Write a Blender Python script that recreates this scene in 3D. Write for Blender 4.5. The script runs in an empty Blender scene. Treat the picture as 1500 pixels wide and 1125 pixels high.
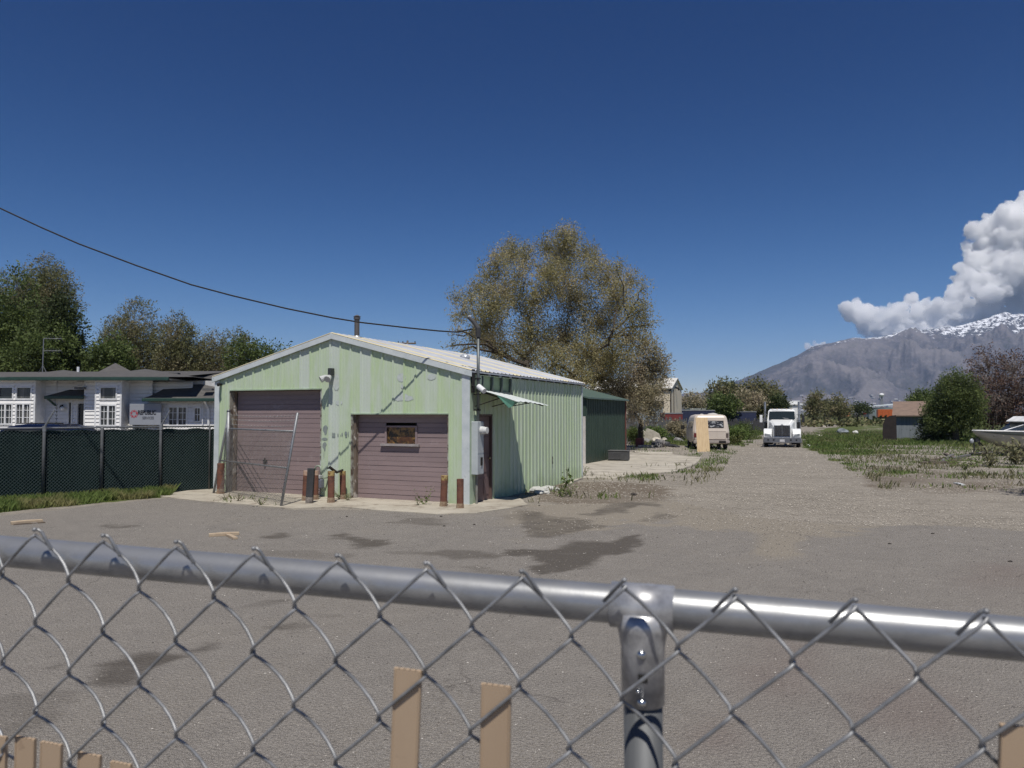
import bpy, math, random
import numpy as np
from mathutils import Vector, Matrix, noise
random.seed(7); rng = np.random.default_rng(7)
sc = bpy.context.scene
COL = sc.collection
F = 1120.0; PITCH = math.radians(2.33); YAW = math.radians(24.0); HC = 2.0
cY, sY, cP, sP = math.cos(YAW), math.sin(YAW), math.cos(PITCH), math.sin(PITCH)
RT = Vector((cY, sY, 0)); FW = Vector((-sY, cY, 0)); UP = Vector((0, 0, 1)); CAM = Vector((0, 0, HC))

# ------------------------------------------------------------ layout helpers
def P(px, py, Z):
    "point seen at photo pixel (px, py), Z metres ahead of the camera"
    a = (px - 750) / F; b = (562.5 - py) / F
    f = cP - b * sP; u = sP + b * cP
    return CAM + RT * (a / f * Z) + FW * Z + UP * (u / f * Z)
def G(px, py, z=0.0):
    a = (px - 750) / F; b = (562.5 - py) / F
    f = cP - b * sP; u = sP + b * cP
    return P(px, py, (z - HC) * f / u)
def proj(x, y, z=0.0):
    X = x * cY + y * sY; Z = -x * sY + y * cY; h = z - HC
    zf = Z * cP + h * sP; zf = np.maximum(zf, 1e-3)
    return 750 + F * X / zf, 562.5 - F * (h * cP - Z * sP) / zf
def frame(org, yaw):
    return Matrix.Translation(org) @ Matrix.Rotation(yaw, 4, 'Z')

# ------------------------------------------------------------ materials
MATS = {}
def nt(name):
    m = bpy.data.materials.new(name); m.use_nodes = True; t = m.node_tree; t.nodes.clear()
    o = t.nodes.new('ShaderNodeOutputMaterial'); b = t.nodes.new('ShaderNodeBsdfPrincipled')
    t.links.new(b.outputs[0], o.inputs[0]); return m, t, b, o
def N(t, ty, **kw):
    n = t.nodes.new('ShaderNode' + ty)
    for k, v in kw.items():
        if k in n.inputs: n.inputs[k].default_value = v
        else: setattr(n, k, v)
    return n
def mixc(t, fac, a, b, blend='MIX'):
    n = t.nodes.new('ShaderNodeMix'); n.data_type = 'RGBA'; n.blend_type = blend
    for s, v in ((n.inputs[0], fac), (n.inputs[6], a), (n.inputs[7], b)):
        if hasattr(v, 'is_linked') or hasattr(v, 'links'): t.links.new(v, s)
        elif isinstance(v, (int, float)): s.default_value = v
        else: s.default_value = (*v[:3], 1)
    return n.outputs[2]
def ramp(t, src, lo, hi, a=0.0, b=1.0):
    n = t.nodes.new('ShaderNodeMapRange'); n.clamp = True
    t.links.new(src, n.inputs[0])
    for i, v in enumerate((lo, hi, a, b)): n.inputs[i + 1].default_value = v
    return n.outputs[0]
def tex(t, scale, detail=5, rough=.6, coord='Object', stretch=None, kind='Noise'):
    c = t.nodes.new('ShaderNodeTexCoord'); src = c.outputs[coord]
    if stretch:
        mp = t.nodes.new('ShaderNodeMapping'); mp.inputs['Scale'].default_value = stretch
        t.links.new(src, mp.inputs[0]); src = mp.outputs[0]
    if kind == 'Noise':
        n = t.nodes.new('ShaderNodeTexNoise'); n.inputs['Scale'].default_value = scale
        n.inputs['Detail'].default_value = detail; n.inputs['Roughness'].default_value = rough
        t.links.new(src, n.inputs[0]); return n.outputs[0]
    n = t.nodes.new('ShaderNodeTexVoronoi'); n.inputs['Scale'].default_value = scale
    t.links.new(src, n.inputs[0]); return n.outputs[0]
def bumpn(t, b, src, strength=.3, dist=.02):
    n = t.nodes.new('ShaderNodeBump'); n.inputs['Strength'].default_value = strength
    n.inputs['Distance'].default_value = dist; t.links.new(src, n.inputs['Height'])
    t.links.new(n.outputs[0], b.inputs['Normal'])
def attr(t, name):
    n = t.nodes.new('ShaderNodeAttribute'); n.attribute_name = name; return n.outputs['Fac']
def math2(t, op, a, b):
    n = t.nodes.new('ShaderNodeMath'); n.operation = op; n.use_clamp = False
    for s, v in ((n.inputs[0], a), (n.inputs[1], b)):
        if isinstance(v, (int, float)): s.default_value = v
        else: t.links.new(v, s)
    return n.outputs[0]
def pm(name, c1, c2=None, scale=3.0, rough=.7, metal=0.0, bump=0.0, bscale=None, spec=.5, stretch=None, lo=.35, hi=.65, c3=None, s3=20, lo3=.6, hi3=.7, detail=5, bdist=.01):
    "two-tone noisy paint / stone / wood, optional third colour in patches"
    if name in MATS: return MATS[name]
    m, t, b, o = nt(name)
    c2 = c2 or tuple(x * .75 for x in c1)
    f = ramp(t, tex(t, scale, detail, stretch=stretch), lo, hi)
    col = mixc(t, f, c1, c2)
    if c3:
        f3 = ramp(t, tex(t, s3, 6, .7), lo3, hi3); col = mixc(t, f3, col, c3)
    t.links.new(col, b.inputs['Base Color'])
    b.inputs['Roughness'].default_value = rough; b.inputs['Metallic'].default_value = metal
    b.inputs['Specular IOR Level'].default_value = spec
    if bump: bumpn(t, b, tex(t, bscale or scale * 4, 6, .65, stretch=stretch), bump, bdist)
    MATS[name] = m; return m

# ------------------------------------------------------------ mesh builder
class MB:
    def __init__(s, M=None): s.v = []; s.f = []; s.M = M or Matrix.Identity(4); s.a = []
    def face(s, pts, a=0.0):
        i = len(s.v); s.v += [s.M @ Vector(p) for p in pts]; s.f.append(tuple(range(i, i + len(pts)))); s.a.append(a)
    def raw(s, pts, faces, a=0.0):
        i = len(s.v); s.v += [s.M @ Vector(p) for p in pts]
        for q in faces: s.f.append(tuple(i + k for k in q)); s.a.append(a)
    def box(s, x0, x1, y0, y1, z0, z1, R=None, bev=0.0):
        pts = [(x, y, z) for z in (z0, z1) for y in (y0, y1) for x in (x0, x1)]
        if R is not None:
            c = Vector(((x0 + x1) / 2, (y0 + y1) / 2, (z0 + z1) / 2)); pts = [c + R @ (Vector(p) - c) for p in pts]
        s.raw(pts, [(0, 2, 3, 1), (4, 5, 7, 6), (0, 1, 5, 4), (2, 6, 7, 3), (0, 4, 6, 2), (1, 3, 7, 5)])
    def tube(s, pts, r, n=8, cap=True, flat=None):
        pts = [Vector(p) for p in pts]; m = len(pts)
        rs = r if isinstance(r, (list, tuple)) else [r] * m
        i0 = len(s.v); prev = None
        for k, p in enumerate(pts):
            d = (pts[min(k + 1, m - 1)] - pts[max(k - 1, 0)])
            d = d.normalized() if d.length > 1e-9 else Vector((0, 0, 1))
            if prev is None:
                a = Vector((0, 0, 1)) if abs(d.z) < .9 else Vector((1, 0, 0)); u = d.cross(a).normalized()
            else: u = (prev - d * prev.dot(d)).normalized()
            prev = u; w = d.cross(u)
            for j in range(n):
                q = 2 * math.pi * j / n
                s.v.append(s.M @ (p + (u * math.cos(q) + w * math.sin(q)) * rs[k]))
        for k in range(m - 1):
            for j in range(n):
                a = i0 + k * n + j; b2 = i0 + k * n + (j + 1) % n
                s.f.append((a, b2, b2 + n, a + n)); s.a.append(0)
        if cap:
            s.f.append(tuple(i0 + j for j in range(n))[::-1]); s.f.append(tuple(i0 + (m - 1) * n + j for j in range(n))); s.a += [0, 0]
    def cyl(s, p, r, h, n=20, r2=None, top=None):
        p = Vector(p); s.tube([p, p + Vector((0, 0, h))], [r, r if r2 is None else r2], n)
    def prism(s, poly, y0, y1, axis='Y'):
        "closed outline in the x-z plane (or y-z / x-y) pulled along the axis"
        n = len(poly)
        if axis == 'Y': a = [(x, y0, z) for x, z in poly]; b = [(x, y1, z) for x, z in poly]
        elif axis == 'X': a = [(y0, y, z) for y, z in poly]; b = [(y1, y, z) for y, z in poly]
        else: a = [(x, y, y0) for x, y in poly]; b = [(x, y, y1) for x, y in poly]
        s.raw(a + b, [tuple(range(n)), tuple(range(2 * n - 1, n - 1, -1))] + [(i, n + i, n + (i + 1) % n, (i + 1) % n) for i in range(n)])
    def blob(s, c, r, seed=0, sub=2, amp=.25, fr=1.0):
        import bmesh
        bm = bmesh.new(); bmesh.ops.create_icosphere(bm, subdivisions=sub, radius=1)
        r = Vector(r) if not isinstance(r, (int, float)) else Vector((r, r, r)); c = Vector(c)
        pts = []
        for v in bm.verts:
            k = 1 + amp * noise.noise(v.co * fr * 1.7 + Vector((seed * 3.1, seed, 0))) + amp * .5 * noise.noise(v.co * fr * 4 + Vector((seed, 7, seed)))
            pts.append(c + Vector((v.co.x * r.x, v.co.y * r.y, v.co.z * r.z)) * k)
        s.raw(pts, [tuple(v.index for v in f.verts) for f in bm.faces]); bm.free()
    def build(s, name, mat, parent=None, smooth=False, bevel=0, fattr=None, angle=None):
        me = bpy.data.meshes.new(name)
        vs = s.v
        if parent is not None and parent.type == 'EMPTY' or (parent is not None):
            inv = world_of(parent).inverted(); vs = [inv @ v for v in vs]
        me.from_pydata([tuple(v) for v in vs], [], s.f); me.update()
        if mat: me.materials.append(mat)
        if fattr: 
            at = me.attributes.new(fattr, 'FLOAT', 'FACE'); at.data.foreach_set('value', s.a)
        if smooth: me.polygons.foreach_set('use_smooth', [True] * len(me.polygons))
        o = bpy.data.objects.new(name, me); COL.objects.link(o)
        if parent is not None: o.parent = parent; WM[o.name] = world_of(parent).copy()
        if bevel:
            b = o.modifiers.new('b', 'BEVEL'); b.width = bevel; b.segments = 2; b.limit_method = 'ANGLE'
        return o
WM = {}
def world_of(o): return WM.get(o.name, Matrix.Identity(4))
def tag(o, label=None, cat=None, group=None, kind=None):
    if label: o['label'] = label
    if cat: o['category'] = cat
    if group: o['group'] = group
    if kind: o['kind'] = kind
    return o
def thing(name, M, label, cat, group=None):
    "an Empty at the base of a thing"
    o = bpy.data.objects.new(name, None); COL.objects.link(o); o.empty_display_size = .3
    if not isinstance(M, Matrix): M = Matrix.Translation(M)
    o.matrix_world = M; WM[o.name] = M.copy()
    return tag(o, label, cat, group)
def copy_tree(o, M, label=None, group=None):
    c = o.copy(); COL.objects.link(c); c.matrix_world = M; WM[c.name] = M.copy()
    if label: c['label'] = label
    if group: c['group'] = group
    for ch in list(o.children): _cc(ch, c)
    return c
def _cc(o, parent):
    c = o.copy(); COL.objects.link(c); c.parent = parent
    for ch in list(o.children): _cc(ch, c)
def np_mesh(name, verts, faces, mat, attrs=None, smooth=False, parent=None):
    "verts (n,3), faces (m,k) arrays"
    me = bpy.data.meshes.new(name); k = faces.shape[1]
    if parent is not None:
        inv = np.array(world_of(parent).inverted()); verts = verts @ inv[:3, :3].T + inv[:3, 3]
    me.vertices.add(len(verts)); me.vertices.foreach_set('co', np.ascontiguousarray(verts, dtype=np.float32).ravel())
    me.loops.add(faces.size); me.loops.foreach_set('vertex_index', faces.astype(np.int32).ravel())
    me.polygons.add(len(faces)); me.polygons.foreach_set('loop_start', (np.arange(len(faces)) * k).astype(np.int32))
    me.update(calc_edges=True)
    if smooth: me.polygons.foreach_set('use_smooth', np.ones(len(faces), bool))
    for an, av in (attrs or {}).items():
        at = me.attributes.new(an, 'FLOAT', 'POINT'); at.data.foreach_set('value', av.astype(np.float32))
    me.materials.append(mat)
    o = bpy.data.objects.new(name, me); COL.objects.link(o)
    if parent is not None: o.parent = parent
    return o

# vectorised value noise for masks
_perm = rng.random((512, 512))
def vn(x, y):
    xi = np.floor(x).astype(int); yi = np.floor(y).astype(int); fx = x - xi; fy = y - yi
    fx = fx * fx * (3 - 2 * fx); fy = fy * fy * (3 - 2 * fy); g = lambda a, b: _perm[a % 512, b % 512]
    return (g(xi, yi) * (1 - fx) + g(xi + 1, yi) * fx) * (1 - fy) + (g(xi, yi + 1) * (1 - fx) + g(xi + 1, yi + 1) * fx) * fy
def fbm(x, y, s, oct=4):
    r = 0; a = .5; t = 0
    for k in range(oct): r = r + a * vn(x * s + 17 * k, y * s + 31 * k); t += a; a *= .55; s *= 2.03
    return r / t
def sst(x, a, b):
    t = np.clip((x - a) / (b - a), 0, 1); return t * t * (3 - 2 * t)
def inpoly(x, y, poly):
    c = np.zeros(x.shape, bool); n = len(poly)
    for i in range(n):
        x0, y0 = poly[i]; x1, y1 = poly[(i + 1) % n]
        if y0 == y1: continue
        k = ((y0 > y) != (y1 > y)) & (x < (x1 - x0) * (y - y0) / (y1 - y0) + x0); c ^= k
    return c

# ------------------------------------------------------------ camera, light, air
cam = bpy.data.cameras.new('camera'); co = bpy.data.objects.new('camera', cam); COL.objects.link(co)
co.location = CAM; co.rotation_euler = (math.pi / 2 + PITCH, 0, YAW)
cam.sensor_width = 36; cam.lens = F / 1500 * 36; cam.clip_end = 60000; cam.clip_start = .05
cam.dof.use_dof = True; cam.dof.focus_distance = 7.0; cam.dof.aperture_fstop = 11.0
sc.camera = co
SUNV = Vector((.454 * math.cos(math.radians(63)), -.891 * math.cos(math.radians(63)), math.sin(math.radians(63)))).normalized()
sd = bpy.data.lights.new('sun', 'SUN'); sd.energy = 5.0; sd.angle = math.radians(.53); sd.color = (1.0, .955, .88)
so = bpy.data.objects.new('sun', sd); COL.objects.link(so); so.rotation_euler = SUNV.to_track_quat('Z', 'Y').to_euler(); so.location = (0, 0, 50)
w = bpy.data.worlds.new('World'); sc.world = w; w.use_nodes = True; t = w.node_tree; t.nodes.clear()
sky = t.nodes.new('ShaderNodeTexSky'); sky.sky_type = 'NISHITA'; sky.sun_disc = False
sky.sun_elevation = math.radians(63); sky.sun_rotation = math.atan2(SUNV.x, SUNV.y)
sky.altitude = 1300; sky.air_density = 1.0; sky.dust_density = 0.0; sky.ozone_density = 4.0
bg = t.nodes.new('ShaderNodeBackground'); bg.inputs[1].default_value = .052
ow = t.nodes.new('ShaderNodeOutputWorld'); hs_ = t.nodes.new('ShaderNodeHueSaturation'); hs_.inputs['Saturation'].default_value = 1.33; t.links.new(sky.outputs[0], hs_.inputs['Color']); tn_ = t.nodes.new('ShaderNodeMix'); tn_.data_type = 'RGBA'; tn_.blend_type = 'MULTIPLY'; tn_.inputs[0].default_value = 1; tn_.inputs[7].default_value = (.86, .89, 1.18, 1); t.links.new(hs_.outputs[0], tn_.inputs[6]); tc_ = t.nodes.new('ShaderNodeTexCoord'); sz_ = t.nodes.new('ShaderNodeSeparateXYZ'); t.links.new(tc_.outputs['Generated'], sz_.inputs[0])
hf_ = ramp(t, sz_.outputs[2], 0.0, .46, 1.0, 0.0); hf2 = math2(t, 'POWER', hf_, 1.7); hm_ = mixc(t, hf2, (.80, .82, .88), (2.25, 1.95, 1.55)); tn2 = mixc(t, 1.0, tn_.outputs[2], hm_, 'MULTIPLY'); t.links.new(tn2, bg.inputs[0]); t.links.new(bg.outputs[0], ow.inputs[0])
sc.view_settings.view_transform = 'Standard'; sc.view_settings.look = 'None'; sc.view_settings.exposure = -.17; sc.view_settings.gamma = 1
sc.render.engine = 'CYCLES'
cy = sc.cycles; cy.max_bounces = 8; cy.diffuse_bounces = 3; cy.glossy_bounces = 3; cy.transmission_bounces = 4; cy.volume_bounces = 1
cy.transparent_max_bounces = 8; cy.use_denoising = True; cy.denoising_prefilter = 'FAST'; cy.denoising_input_passes = 'RGB_ALBEDO_NORMAL'; cy.use_adaptive_sampling = False; cy.caustics_reflective = False; cy.caustics_refractive = False

# ============================================================ GROUND
def grass_mask(x, y):
    px, py = proj(x, y); Z = -x * sY + y * cY
    n = (fbm(x, y, .35) - .5); n2 = (fbm(x + 50, y, 1.1) - .5)
    wx = px + n * 60 + n2 * 40; wy = py + n * 10 + n2 * 9
    st_ = (fbm(x * .35 + 40, y * 1.0, .9) - .5)
    R = inpoly(wx, wy, [(1172, 604), (1176, 640), (1192, 658), (1222, 676), (1250, 700), (1330, 716), (1420, 722), (2300, 740), (2600, 604)])
    dens = np.where(wy < 650, .95, .42 + 1.2 * n + 2.0 * st_)
    dens = np.where((wy > 668), .16 + 1.4 * n2 + 1.8 * st_, dens); dens = np.where(wy > 703, dens * .35, dens)
    g = np.where(R, dens, 0)
    L = inpoly(wx, wy, [(920, 604), (1112, 604), (1116, 622), (1106, 642), (1066, 656), (1070, 672), (1010, 690), (900, 704), (930, 668), (1030, 664), (1000, 652), (918, 656)])
    dl = np.where(wy < 652, .85, .22 + 1.8 * n2)
    g = np.where(L, np.maximum(g, dl), g)
    S = inpoly(px, py + n * 5, [(-400, 760), (-60, 758), (0, 750), (120, 738), (255, 727), (246, 716), (0, 716), (-400, 716)])
    g = np.where(S, 1.0, g)
    g = np.where(Z > 75, .75 + n, g); g = np.where(Z < 1, 0, g)
    trk = inpoly(wx, py, [(1130, 612), (1185, 612), (1215, 640), (1120, 642)]) | inpoly(wx, py, [(1180, 619), (1260, 616), (1270, 622), (1180, 630)])
    g = np.where(trk, g * .25, g)
    return np.clip(g, 0, 1)
def mud_mask(x, y):
    px, py = proj(x, y); n = fbm(x, y, .8) - .5; n2 = fbm(x + 9, y + 4, 3) - .5
    wx = px + n * 60; wy = py + n * 14 + n2 * 6
    m = inpoly(wx, wy, [(772, 722), (800, 712), (858, 704), (900, 703), (950, 708), (990, 716), (960, 735), (850, 740), (790, 738)]) * (.8 + n)
    m2 = inpoly(wx, wy, [(1240, 684), (1330, 684), (1480, 700), (1500, 718), (1380, 722), (1280, 716)]) * (.55 + 1.4 * n)
    return np.clip(np.maximum(m, m2), 0, 1)
def axis_pts(a, b, st, far):
    c = list(np.arange(a, b + 1e-6, st)); s = st; v = b
    while v < far: s *= 1.13; v += s; c.append(v)
    s = st; v = a
    while v > -far: s *= 1.13; v -= s; c.insert(0, v)
    return np.array(c)
def grid_mesh(name, xs, ys, mat, zf, attrs, keep=None):
    X, Y = np.meshgrid(xs, ys); x = X.ravel(); y = Y.ravel()
    z = zf(x, y); nx = len(xs); ny = len(ys)
    i, j = np.meshgrid(np.arange(nx - 1), np.arange(ny - 1)); a = (j * nx + i).ravel()
    f = np.stack([a, a + 1, a + nx + 1, a + nx], 1)
    if keep is not None:
        cx = (x[f[:, 0]] + x[f[:, 2]]) / 2; cy_ = (y[f[:, 0]] + y[f[:, 2]]) / 2; f = f[keep(cx, cy_)]
        u, inv = np.unique(f.ravel(), return_inverse=True); f = inv.reshape(-1, 4); x, y, z = x[u], y[u], z[u]
    return np_mesh(name, np.stack([x, y, z], 1), f, mat, {k: fn(x, y) for k, fn in attrs.items()})
# ground material: gravel / dirt / mud / matted grass
m, t, b, o = nt('ground')
gr = attr(t, 'grass'); mu = attr(t, 'mud')
n1 = tex(t, .35, 6, .6); n2 = tex(t, 9, 6, .7); n3 = tex(t, 45, 3, .6); vo = tex(t, 26, kind='Voronoi'); n4 = tex(t, 1.6, 5, .65, stretch=(.35, 1, 1))
col = mixc(t, ramp(t, n1, .35, .65), (.345, .31, .262), (.27, .243, .205))
col = mixc(t, ramp(t, n4, .46, .62, 0, .6), col, (.16, .14, .115)); col = mixc(t, ramp(t, tex(t, 4, 5, .75), .48, .6, 0, .5), col, (.38, .35, .30)); col = mixc(t, ramp(t, tex(t, 18, 4, .75), .5, .6, 0, .6), col, (.13, .115, .10))
col = mixc(t, ramp(t, n2, .42, .62, 0, .5), col, (.36, .325, .27))
col = mixc(t, ramp(t, n3, .5, .6, 0, .75), col, (.12, .105, .09))
col = mixc(t, ramp(t, vo, .0, .14, .6, 0), col, (.47, .44, .40))
col = mixc(t, mu, col, mixc(t, ramp(t, n2, .35, .6), (.10, .078, .058), (.16, .13, .10)))
gcol = mixc(t, ramp(t, n2, .4, .62), (.055, .085, .022), (.12, .13, .045))
gcol = mixc(t, ramp(t, tex(t, .9, 5, .7), .56, .74, 0, .7), gcol, (.18, .16, .09))
gf = math2(t, 'ADD', gr, ramp(t, n2, .3, .7, -.35, .35))
col = mixc(t, ramp(t, gf, .42, .62), col, gcol)
t.links.new(col, b.inputs['Base Color']); b.inputs['Roughness'].default_value = .95; b.inputs['Specular IOR Level'].default_value = .2
bumpn(t, b, math2(t, 'ADD', n2, n3), .55, .03); MATS['ground'] = m
xs = axis_pts(-26, 24, .22, 9000); ys = axis_pts(10, 72, .22, 9000); ys = ys[ys > -400]; xs = xs[(xs > -9000)]
def gz(x, y):
    px, py = proj(x, y); g = grass_mask(x, y); Z = -x * sY + y * cY
    return g * (fbm(x, y, .5) - .45) * .22 * sst(Z, 24, 34) * (1 - sst(Z, 200, 400)) + (fbm(x, y, 1.5) - .5) * .02 * sst(Z, 16, 22)
ground = grid_mesh('ground', xs, ys, m, gz, {'grass': grass_mask, 'mud': mud_mask}); tag(ground, kind='structure')

# asphalt lot, 12 mm proud with a broken edge
STAINS = [(872, 803, 66, 13, -.15), (806, 832, 40, 10, 0), (812, 772, 70, 15, 0), (792, 756, 32, 9, 0), (898, 753, 55, 6, -.1), (962, 756, 45, 6, .1), (930, 790, 28, 8, 0), (760, 812, 26, 6, 0), (706, 814, 36, 5, 0),
          (530, 793, 44, 8, .05), (505, 787, 22, 6, 0), (600, 806, 70, 5, 0), (632, 765, 32, 4, 0), (405, 787, 26, 4, 0), (240, 772, 28, 2.5, 0), (212, 974, 80, 20, -.25), (150, 990, 60, 14, 0), (72, 978, 22, 6, -.2), (300, 947, 26, 7, -.2),
          (366, 886, 58, 6, -.1), (430, 912, 34, 9, -.15), (342, 1008, 12, 5, 0), (30, 1040, 95, 20, -.15), (240, 895, 40, 4, 0), (560, 765, 20, 3, 0), (1180, 806, 26, 2, 0), (345, 778, 40, 2, 0), (445, 750, 12, 2.5, 0), (330, 893, 90, 8, 0), (700, 880, 20, 4, 0)]
z7 = lambda L: [(700 + a / 5, 640 + b / 5) for a, b in L]
z3 = lambda L: [(400 + a / 2.922, 740 + b / 2.922) for a, b in L]
z2 = lambda L: [(a / 2.922, 740 + b / 2.922) for a, b in L]
SP = [(z7([(185, 860), (250, 825), (330, 830), (420, 850), (560, 815), (680, 790), (760, 765), (860, 765), (920, 780), (1010, 745), (1110, 728), (1190, 728), (1210, 745), (1260, 755), (1200, 795), (1130, 840), (1000, 880), (880, 930), (760, 970), (620, 1010), (450, 1015), (400, 960), (470, 910), (350, 895), (230, 885)]), 1),
 (z7([(280, 560), (380, 530), (470, 570), (560, 600), (680, 600), (760, 610), (830, 640), (950, 640), (880, 670), (760, 700), (620, 720), (560, 745), (400, 745), (320, 740), (330, 690), (280, 640)]), .75), (z7([(60, 590), (200, 575), (330, 530), (400, 560), (300, 600), (150, 600)]), .45),
 (z7([(740, 570), (830, 555), (900, 520), (1000, 510), (960, 490), (1050, 455), (1130, 470), (1250, 480), (1370, 490), (1330, 520), (1200, 505), (1100, 535), (1130, 555), (1000, 570), (860, 590)]), .75), (z7([(1110, 640), (1230, 600), (1290, 570), (1400, 570), (1450, 600), (1400, 620), (1250, 630)]), .6), (z7([(-200, 950), (180, 965), (380, 1000), (300, 1020), (0, 1010)]), .5), (z7([(-60, 850), (160, 840), (180, 860), (60, 880), (-50, 870)]), .55),
 (z3([(235, 135), (330, 125), (350, 145), (480, 145), (520, 165), (490, 180), (400, 185), (340, 190), (300, 160)]), .9), (z3([(430, 78), (520, 65), (600, 55), (760, 68), (700, 90), (620, 90), (520, 82)]), .6), (z3([(480, 195), (700, 205), (850, 200), (980, 210), (960, 245), (800, 235), (620, 215)]), .7), (z3([(-70, 128), (20, 122), (90, 128), (60, 148), (-40, 148)]), .8), (z3([(-120, 190), (200, 200), (450, 215), (300, 235), (0, 230)]), .45), (z3([(230, 470), (330, 480), (250, 500), (200, 490)]), .4),
 (z2([(370, 760), (440, 690), (560, 640), (700, 630), (760, 650), (850, 600), (940, 600), (900, 630), (800, 650), (700, 690), (640, 730), (560, 775), (430, 790)]), .9), (z2([(140, 710), (250, 670), (275, 690), (180, 720)]), .7), (z2([(980, 440), (1100, 420), (1215, 400), (1190, 425), (1010, 452)]), .7), (z2([(1150, 535), (1260, 495), (1340, 500), (1300, 535), (1200, 550)]), .65), (z2([(-200, 880), (100, 810), (320, 800), (320, 840), (150, 960), (-100, 1060), (-300, 1040)]), .45), (z2([(860, 100), (1130, 92), (1000, 104), (880, 110)]), .45), (z2([(430, 92), (580, 92), (560, 100), (440, 102)]), .8), (z2([(980, 780), (1040, 775), (1010, 798)]), .5), (z2([(1090, 135), (1180, 122), (1258, 130), (1230, 145), (1140, 150)]), .85)]
def wet(x, y):
    px, py = proj(x, y); r = np.zeros(x.shape); nn1 = (fbm(x, y, 2.2, 4) - .5); nn2 = (fbm(x + 31, y + 5, 2.2, 4) - .5); sc_ = np.clip((py - 608) / 200, .3, 2.2)
    for pl, a_ in SP:
        acc = 0
        for jx, jy in ((0, 0), (5, 1), (-5, -1), (2, -1.5), (-2, 1.5)): acc = acc + inpoly(px + nn1 * 60 * sc_ + jx, py + nn2 * 12 * sc_ + jy * sc_, pl)
        r = np.maximum(r, acc / 5.0 * a_)
    return r
def wet_old(x, y):
    px, py = proj(x, y); r = np.zeros(x.shape); n = (fbm(x, y, 1.3, 5) - .5) * 4.2 + (fbm(x + 3, y + 8, .45) - .5) * 2.2
    for cx, cyy, hx, hy, sl in STAINS:
        d = np.sqrt(((px - cx) / hx) ** 2 + ((py - cyy - sl * (px - cx)) / hy) ** 2)
        r = np.maximum(r, sst(1.15 - d + n * .55, .0, .5) * (.6 + .3 * (hx > 20)))
    return r
def dusty(x, y):
    px, py = proj(x, y); n = (fbm(x, y, .6) - .5) * 60 + (fbm(x, y, 4) - .5) * 26
    d = sst(px, 700, 850) * sst(790 + n - py + np.maximum(0, (980 - px)) * .02, 0, 24) * (1 - sst(px, 1250, 1330) * sst(py, 768, 772))
    band = np.exp(-(((px - 1140) / 38) ** 2)) * sst(830 - py + n * .5, 0, 30) * sst(py, 748, 760)
    return np.clip(d + band * .9 + .35 * sst(fbm(x, y, .45), .56, .7), 0, 1)
def redd(x, y):
    px, py = proj(x, y); n = fbm(x, y, 1.2) - .5; a = 0
    for cx, cyy, hx, hy in ((1140, 985, 70, 55), (1330, 1050, 90, 60), (1470, 850, 60, 25), (1050, 1080, 50, 30)): a = np.maximum(a, np.exp(-((px - cx) / hx) ** 2 - ((py - cyy) / hy) ** 2))
    return np.clip(a * (1 + 2.5 * n), 0, 1) * .35
LOT = [(-1500, 800), (-60, 764), (0, 757), (120, 743), (250, 729.5), (300, 736), (430, 747.5), (545, 748), (640, 755), (700, 753), (775, 741), (850, 738), (985, 735), (1100, 758), (1250, 770), (1330, 770), (1420, 774), (1500, 779), (1800, 800), (2300, 830)]
def inlot(x, y):
    Z = -x * sY + y * cY; px, py = proj(x, y); n = (fbm(x, y, 1.5) - .5) * 5
    return (Z < 1.5) | inpoly(px, py + n * sst(px, 700, 800), LOT + [(60000, 1500), (60000, 60000), (-60000, 60000), (-60000, 1500)])
m, t, b, o = nt('asphalt')
we = attr(t, 'wet'); du = attr(t, 'dust'); rd = attr(t, 'red')
na = tex(t, .5, 6, .6); nb = tex(t, 60, 4, .8); nc = tex(t, 160, 2, .5); vo = tex(t, 38, kind='Voronoi'); vo2 = tex(t, 90, kind='Voronoi'); nd = tex(t, 3, 6, .7)
col = mixc(t, ramp(t, na, .3, .7), (.213, .193, .166), (.166, .152, .132))
col = mixc(t, ramp(t, tex(t, 1.1, 5, .6, stretch=(1, .6, 1)), .45, .68, 0, .5), col, (.125, .115, .102)); col = mixc(t, ramp(t, nd, .45, .66, 0, .55), col, (.27, .248, .215))
col = mixc(t, ramp(t, nb, .46, .58, 0, .65), col, (.105, .095, .083)); col = mixc(t, ramp(t, tex(t, 28, 4, .75), .5, .6, 0, .5), col, (.12, .108, .095))
col = mixc(t, ramp(t, nc, .5, .58, 0, .8), col, (.38, .35, .32))
col = mixc(t, ramp(t, vo2, .06, .26, .85, 0), col, (.46, .43, .39))
col = mixc(t, ramp(t, vo, .02, .10, 1, 0), col, (.62, .58, .52))
col = mixc(t, rd, col, (.17, .125, .11))
dcol = mixc(t, ramp(t, nb, .4, .65), (.31, .275, .225), (.2, .175, .14)); dcol = mixc(t, ramp(t, vo2, 0, .2, .7, 0), dcol, (.48, .45, .40))
col = mixc(t, ramp(t, math2(t, 'ADD', du, ramp(t, nb, .3, .7, -.3, .3)), .35, .7), col, dcol)
wf = ramp(t, math2(t, 'ADD', we, ramp(t, nd, .3, .7, -.22, .22)), .2, .95, 0, .85)
col = mixc(t, wf, col, mixc(t, ramp(t, vo2, 0, .15, .7, 0), (.085, .073, .06), (.26, .24, .21)))
vc = t.nodes.new('ShaderNodeTexVoronoi'); vc.feature = 'DISTANCE_TO_EDGE'; vc.inputs['Scale'].default_value = .3; tcn = t.nodes.new('ShaderNodeTexCoord'); mxv = t.nodes.new('ShaderNodeVectorMath'); mxv.operation = 'ADD'
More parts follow.
